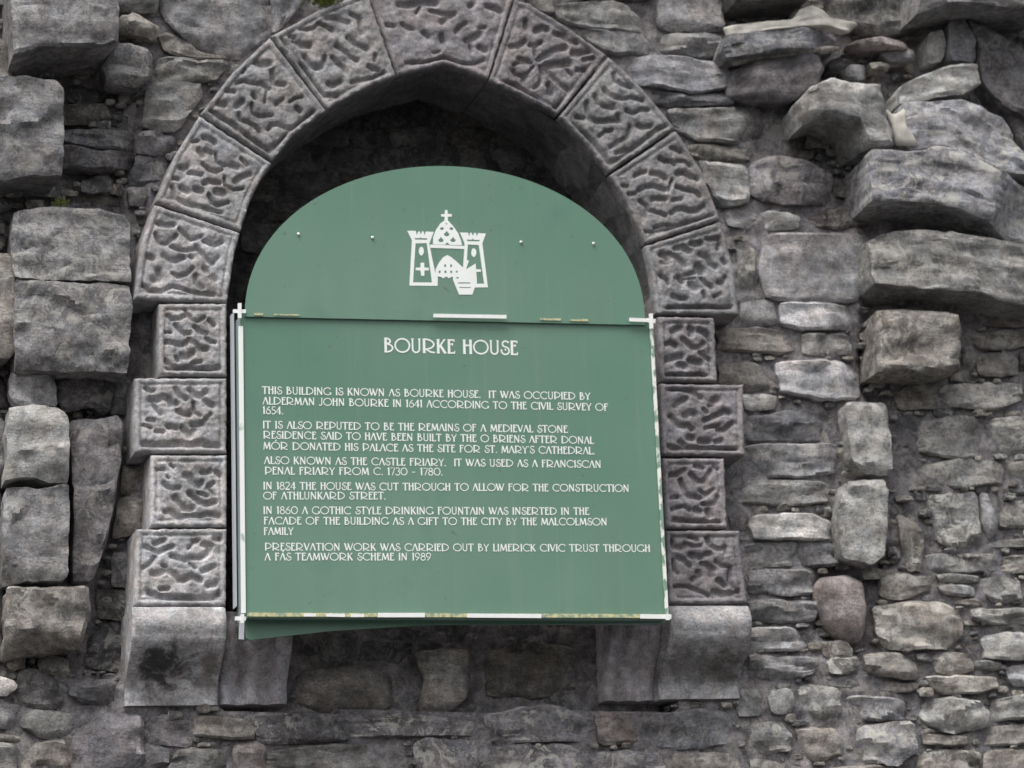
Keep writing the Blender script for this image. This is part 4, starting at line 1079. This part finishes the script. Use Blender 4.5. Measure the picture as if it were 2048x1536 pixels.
def ribbon(pts, hw, V, Fc, y, M):
    """M maps glyph coords (x,z) -> world x,z ; joins at every vertex"""
    n = len(pts)
    base = len(V)
    for i in range(n):
        a = pts[max(0, i - 1)]; b = pts[min(n - 1, i + 1)]
        dx, dz = b[0] - a[0], b[1] - a[1]; l = math.hypot(dx, dz) or 1
        nx_, nz_ = -dz / l * hw, dx / l * hw
        for sg in (1, -1):
            X, Z = M(pts[i][0] + nx_ * sg, pts[i][1] + nz_ * sg)
            V.append((X, y, Z))
    for i in range(n - 1):
        k = base + 2 * i
        Fc.append((k, k + 1, k + 3, k + 2))

def write(name, text, x0, y0, x1, y1, cap, sep='  ', d=SD + .0007):
    W_ = sum(GL_[c][0] for c in text)
    A, B = P(x0, y0, d), P(x1, y1, d); U_ = P(x0, y0 - cap, d)
    ex, ez = (B.x - A.x) / W_, (B.z - A.z) / W_
    hz = (U_.z - A.z)
    V, Fc = [], []
    x = 0; k = 0; runs = []; skip = 0
    asp = ex / hz                  # glyph x unit over glyph z unit
    for ci, c in enumerate(text):
        adv, sts = GL_[c]
        if text[ci:ci + len(sep)] == sep: runs.append((V, Fc)); V, Fc = [], []
        for pts, hw in sts:
            k += 1
            # keep stroke weight even: work in units of cap height
            pp = [((x + px_) * asp, pz_) for px_, pz_ in pts]
            ribbon(pp, hw, V, Fc, A.y - (k % 7) * .00006, lambda u, v_: (A.x + u * hz + 0 * v_, A.z + v_ * hz + u * hz * (ez / ex)))
        x += adv
    runs.append((V, Fc))
    for V, Fc in runs: add_part(name, V, Fc, M_WHT, sign, smooth=False)
write('title_lettering', 'BOURKE HOUSE', 767, 704.6, 1037, 710.3, 29, ' ')
TXT = [("THIS BUILDING IS KNOWN AS BOURKE HOUSE.  IT WAS OCCUPIED BY",524,788,1181,800),
("ALDERMAN JOHN BOURKE IN 1641 ACCORDING TO THE CIVIL SURVEY OF",525,809,1217,822),
("1654.",525,828,567,829),
("IT IS ALSO REPUTED TO BE THE REMAINS OF A MEDIEVAL STONE",525,857,1136,866),
("RESIDENCE SAID TO HAVE BEEN BUILT BY THE O BRIENS AFTER DONAL",526,877,1188,888),
("MÓR DONATED HIS PALACE AS THE SITE FOR ST. MARY'S CATHEDRAL.",526,899,1190,909),
("ALSO KNOWN AS THE CASTLE FRIARY.  IT WAS USED AS A FRANCISCAN",528,928,1203,936),
("PENAL FRIARY FROM C. 1730 - 1780.",529,949,886,951),
("IN 1824 THE HOUSE WAS CUT THROUGH TO ALLOW FOR THE CONSTRUCTION",526,979,1259,984),
("OF ATHLUNKARD STREET.",526,999,772,999),
("IN 1860 A GOTHIC STYLE DRINKING FOUNTAIN WAS INSERTED IN THE",526,1028,1179,1030),
("FACADE OF THE BUILDING AS A GIFT TO THE CITY BY THE MALCOLMSON",527,1049,1215,1051),
("FAMILY",527,1070,587,1070),
("PRESERVATION WORK WAS CARRIED OUT BY LIMERICK CIVIC TRUST THROUGH",529,1101,1301,1104),
("A FÁS TEAMWORK SCHEME IN 1989",529,1121,863,1121)]
for t in TXT: write('line_of_lettering', *t, 15.5)

# ---- castle emblem, flat print on the rounded top
def emblem():
    V, Fc = [], []; k = 0
    def poly(outer, holes=()):
        nonlocal k
        k += 1
        d = SD + .0086 + k * .00006
        loops = [outer] + list(holes); vecs = []; base = len(V); allp = []
        for lp in loops:
            ps = [P(780 + u / 6.983, 400 + v / 6.983, d) for u, v in lp]
            vecs.append([Vector((p.x, p.z, 0)) for p in ps]); allp += ps
        for p in allp: V.append((p.x, p.y, p.z))
        for t in tessellate_polygon(vecs):
            a, b, c = t
            ar = (allp[b].x - allp[a].x) * (allp[c].z - allp[a].z) - (allp[c].x - allp[a].x) * (allp[b].z - allp[a].z)
            if ar < 0: a, b, c = a, c, b
            Fc.append((base + a, base + b, base + c))
    def ell(cx, cy, rx, ry, n=14): return [(cx + rx * math.cos(2*math.pi*i/n), cy + ry * math.sin(2*math.pi*i/n)) for i in range(n)]
    def dia(cx, cy, r): return [(cx, cy - r), (cx + r * .45, cy - r * .35), (cx + r, cy + r * .1), (cx + r * .5, cy + r * .8), (cx - r * .5, cy + r * .8), (cx - r, cy + r * .1), (cx - r * .45, cy - r * .35)]
    def rc(x0, y0, x1, y1): return [(x0, y0), (x1, y0), (x1, y1), (x0, y1)]
    poly([(240,430),(360,430),(376,492),(394,440),(412,435),(430,482),(448,435),(468,440),(486,492),(498,440),(612,445),(560,580),(548,610),(640,1060),(668,1068),(665,1200),(270,1195),(305,560)],
         [[(342,532),(420,534),(428,515),(436,534),(525,537),(515,556),(356,553)], [(357,606),(513,602),(586,1152),(322,1150)]])
    poly(ell(438, 715, 36, 62)); poly([(425,875),(478,875),(480,942),(545,948),(545,984),(482,985),(480,1058),(436,1058),(426,985),(358,980),(358,945),(425,942)])
    poly([(975,452),(1088,456),(1106,505),(1120,456),(1138,455),(1157,500),(1176,458),(1198,460),(1214,508),(1230,462),(1340,468),(1290,605),(1368,1220),(1160,1222),(1018,1000),(1020,930),(1042,640),(1035,590)],
         [[(1066,553),(1148,556),(1158,532),(1168,556),(1255,560),(1245,578),(1085,575)], [(1087,622),(1240,630),(1314,1170),(1212,1168),(1214,1120),(1196,888),(1062,968),(1104,845),(1074,838)]])
    poly(ell(1170, 735, 36, 62)); poly([(1205,966),(1268,970),(1270,1004),(1205,1004)])
    poly([(600,620),(602,520),(640,420),(700,330),(760,285),(764,234),(716,232),(712,197),(762,196),(768,140),(803,140),(806,192),(865,197),(863,232),(808,236),(808,285),(880,360),(950,460),(990,560),(1006,632)],
         [ell(725,400,26,19), ell(858,400,26,19), dia(792,472,42), dia(712,556,40), dia(880,556,40), [(765,628),(800,592),(836,630)], ell(788,332,13,8)])
    poly([(560,622),(1042,642),(1042,684),(560,668)])
    hl = [rc(756,900,782,934), rc(840,900,866,934), rc(680,988,706,1020), rc(762,988,788,1020), rc(842,988,868,1020), rc(920,988,944,1014), rc(948,1152,1150,1166), rc(970,1216,1130,1228), rc(925,1078,958,1096), ell(1140,1028,20,20), [(1098,1098),(1130,1080),(1170,1098)]]
    poly([(625,1068),(640,960),(680,880),(740,800),(800,768),(860,800),(930,860),(1010,935),(1056,972),(1195,886),(1206,1100),(1216,1130),(1150,1322),(965,1322),(878,1112),(880,1074),(858,1072),(840,1090),(815,1092),(795,1072),(772,1074),(752,1092),(730,1090),(708,1072)], hl)
    return V, Fc
v, f = emblem()
add_part('castle_emblem', v, f, M_WHT, sign, smooth=False)

# ------------------------------------------------------------------ moss
def tuft(x, y, d, wpx, label, n=260, hh=.02):
    c = P(x, y, d); V, Fc = [], []
    r_ = random.Random(int(x))
    for i in range(n):
        px = c.x + r_.gauss(0, wpx * MPP * .4); py = c.y + r_.uniform(-.03, .02); pz = c.z + r_.gauss(0, hh * .4)
        a = r_.uniform(0, 6.28); l = r_.uniform(.004, .011); w_ = l * .35
        dx, dz = math.cos(a) * l, abs(math.sin(a)) * l
        b = len(V); V += [(px - w_, py, pz), (px + w_, py + .003, pz), (px + dx + .3 * w_, py - .004, pz + dz)]; Fc.append((b, b + 1, b + 2))
    o = add_part('moss_tuft', V, Fc, M_MOSS, None)
    o['label'] = label; o['category'] = 'moss'
    return o
tuft(650, 4, .10, 38, 'bright yellow-green moss tuft on top of the arch, at the very top of the photo', 420)
tuft(122, 408, .10, 22, 'small dark green moss tuft on the big rough block left of the arch', 90, .012)

# ------------------------------------------------------------------ ground
v, f = box(-60, 60, -60, 60, -0.3, 0)
gr = add_part('pavement', v, f, M_PAVE, None, kind='structure', smooth=False)
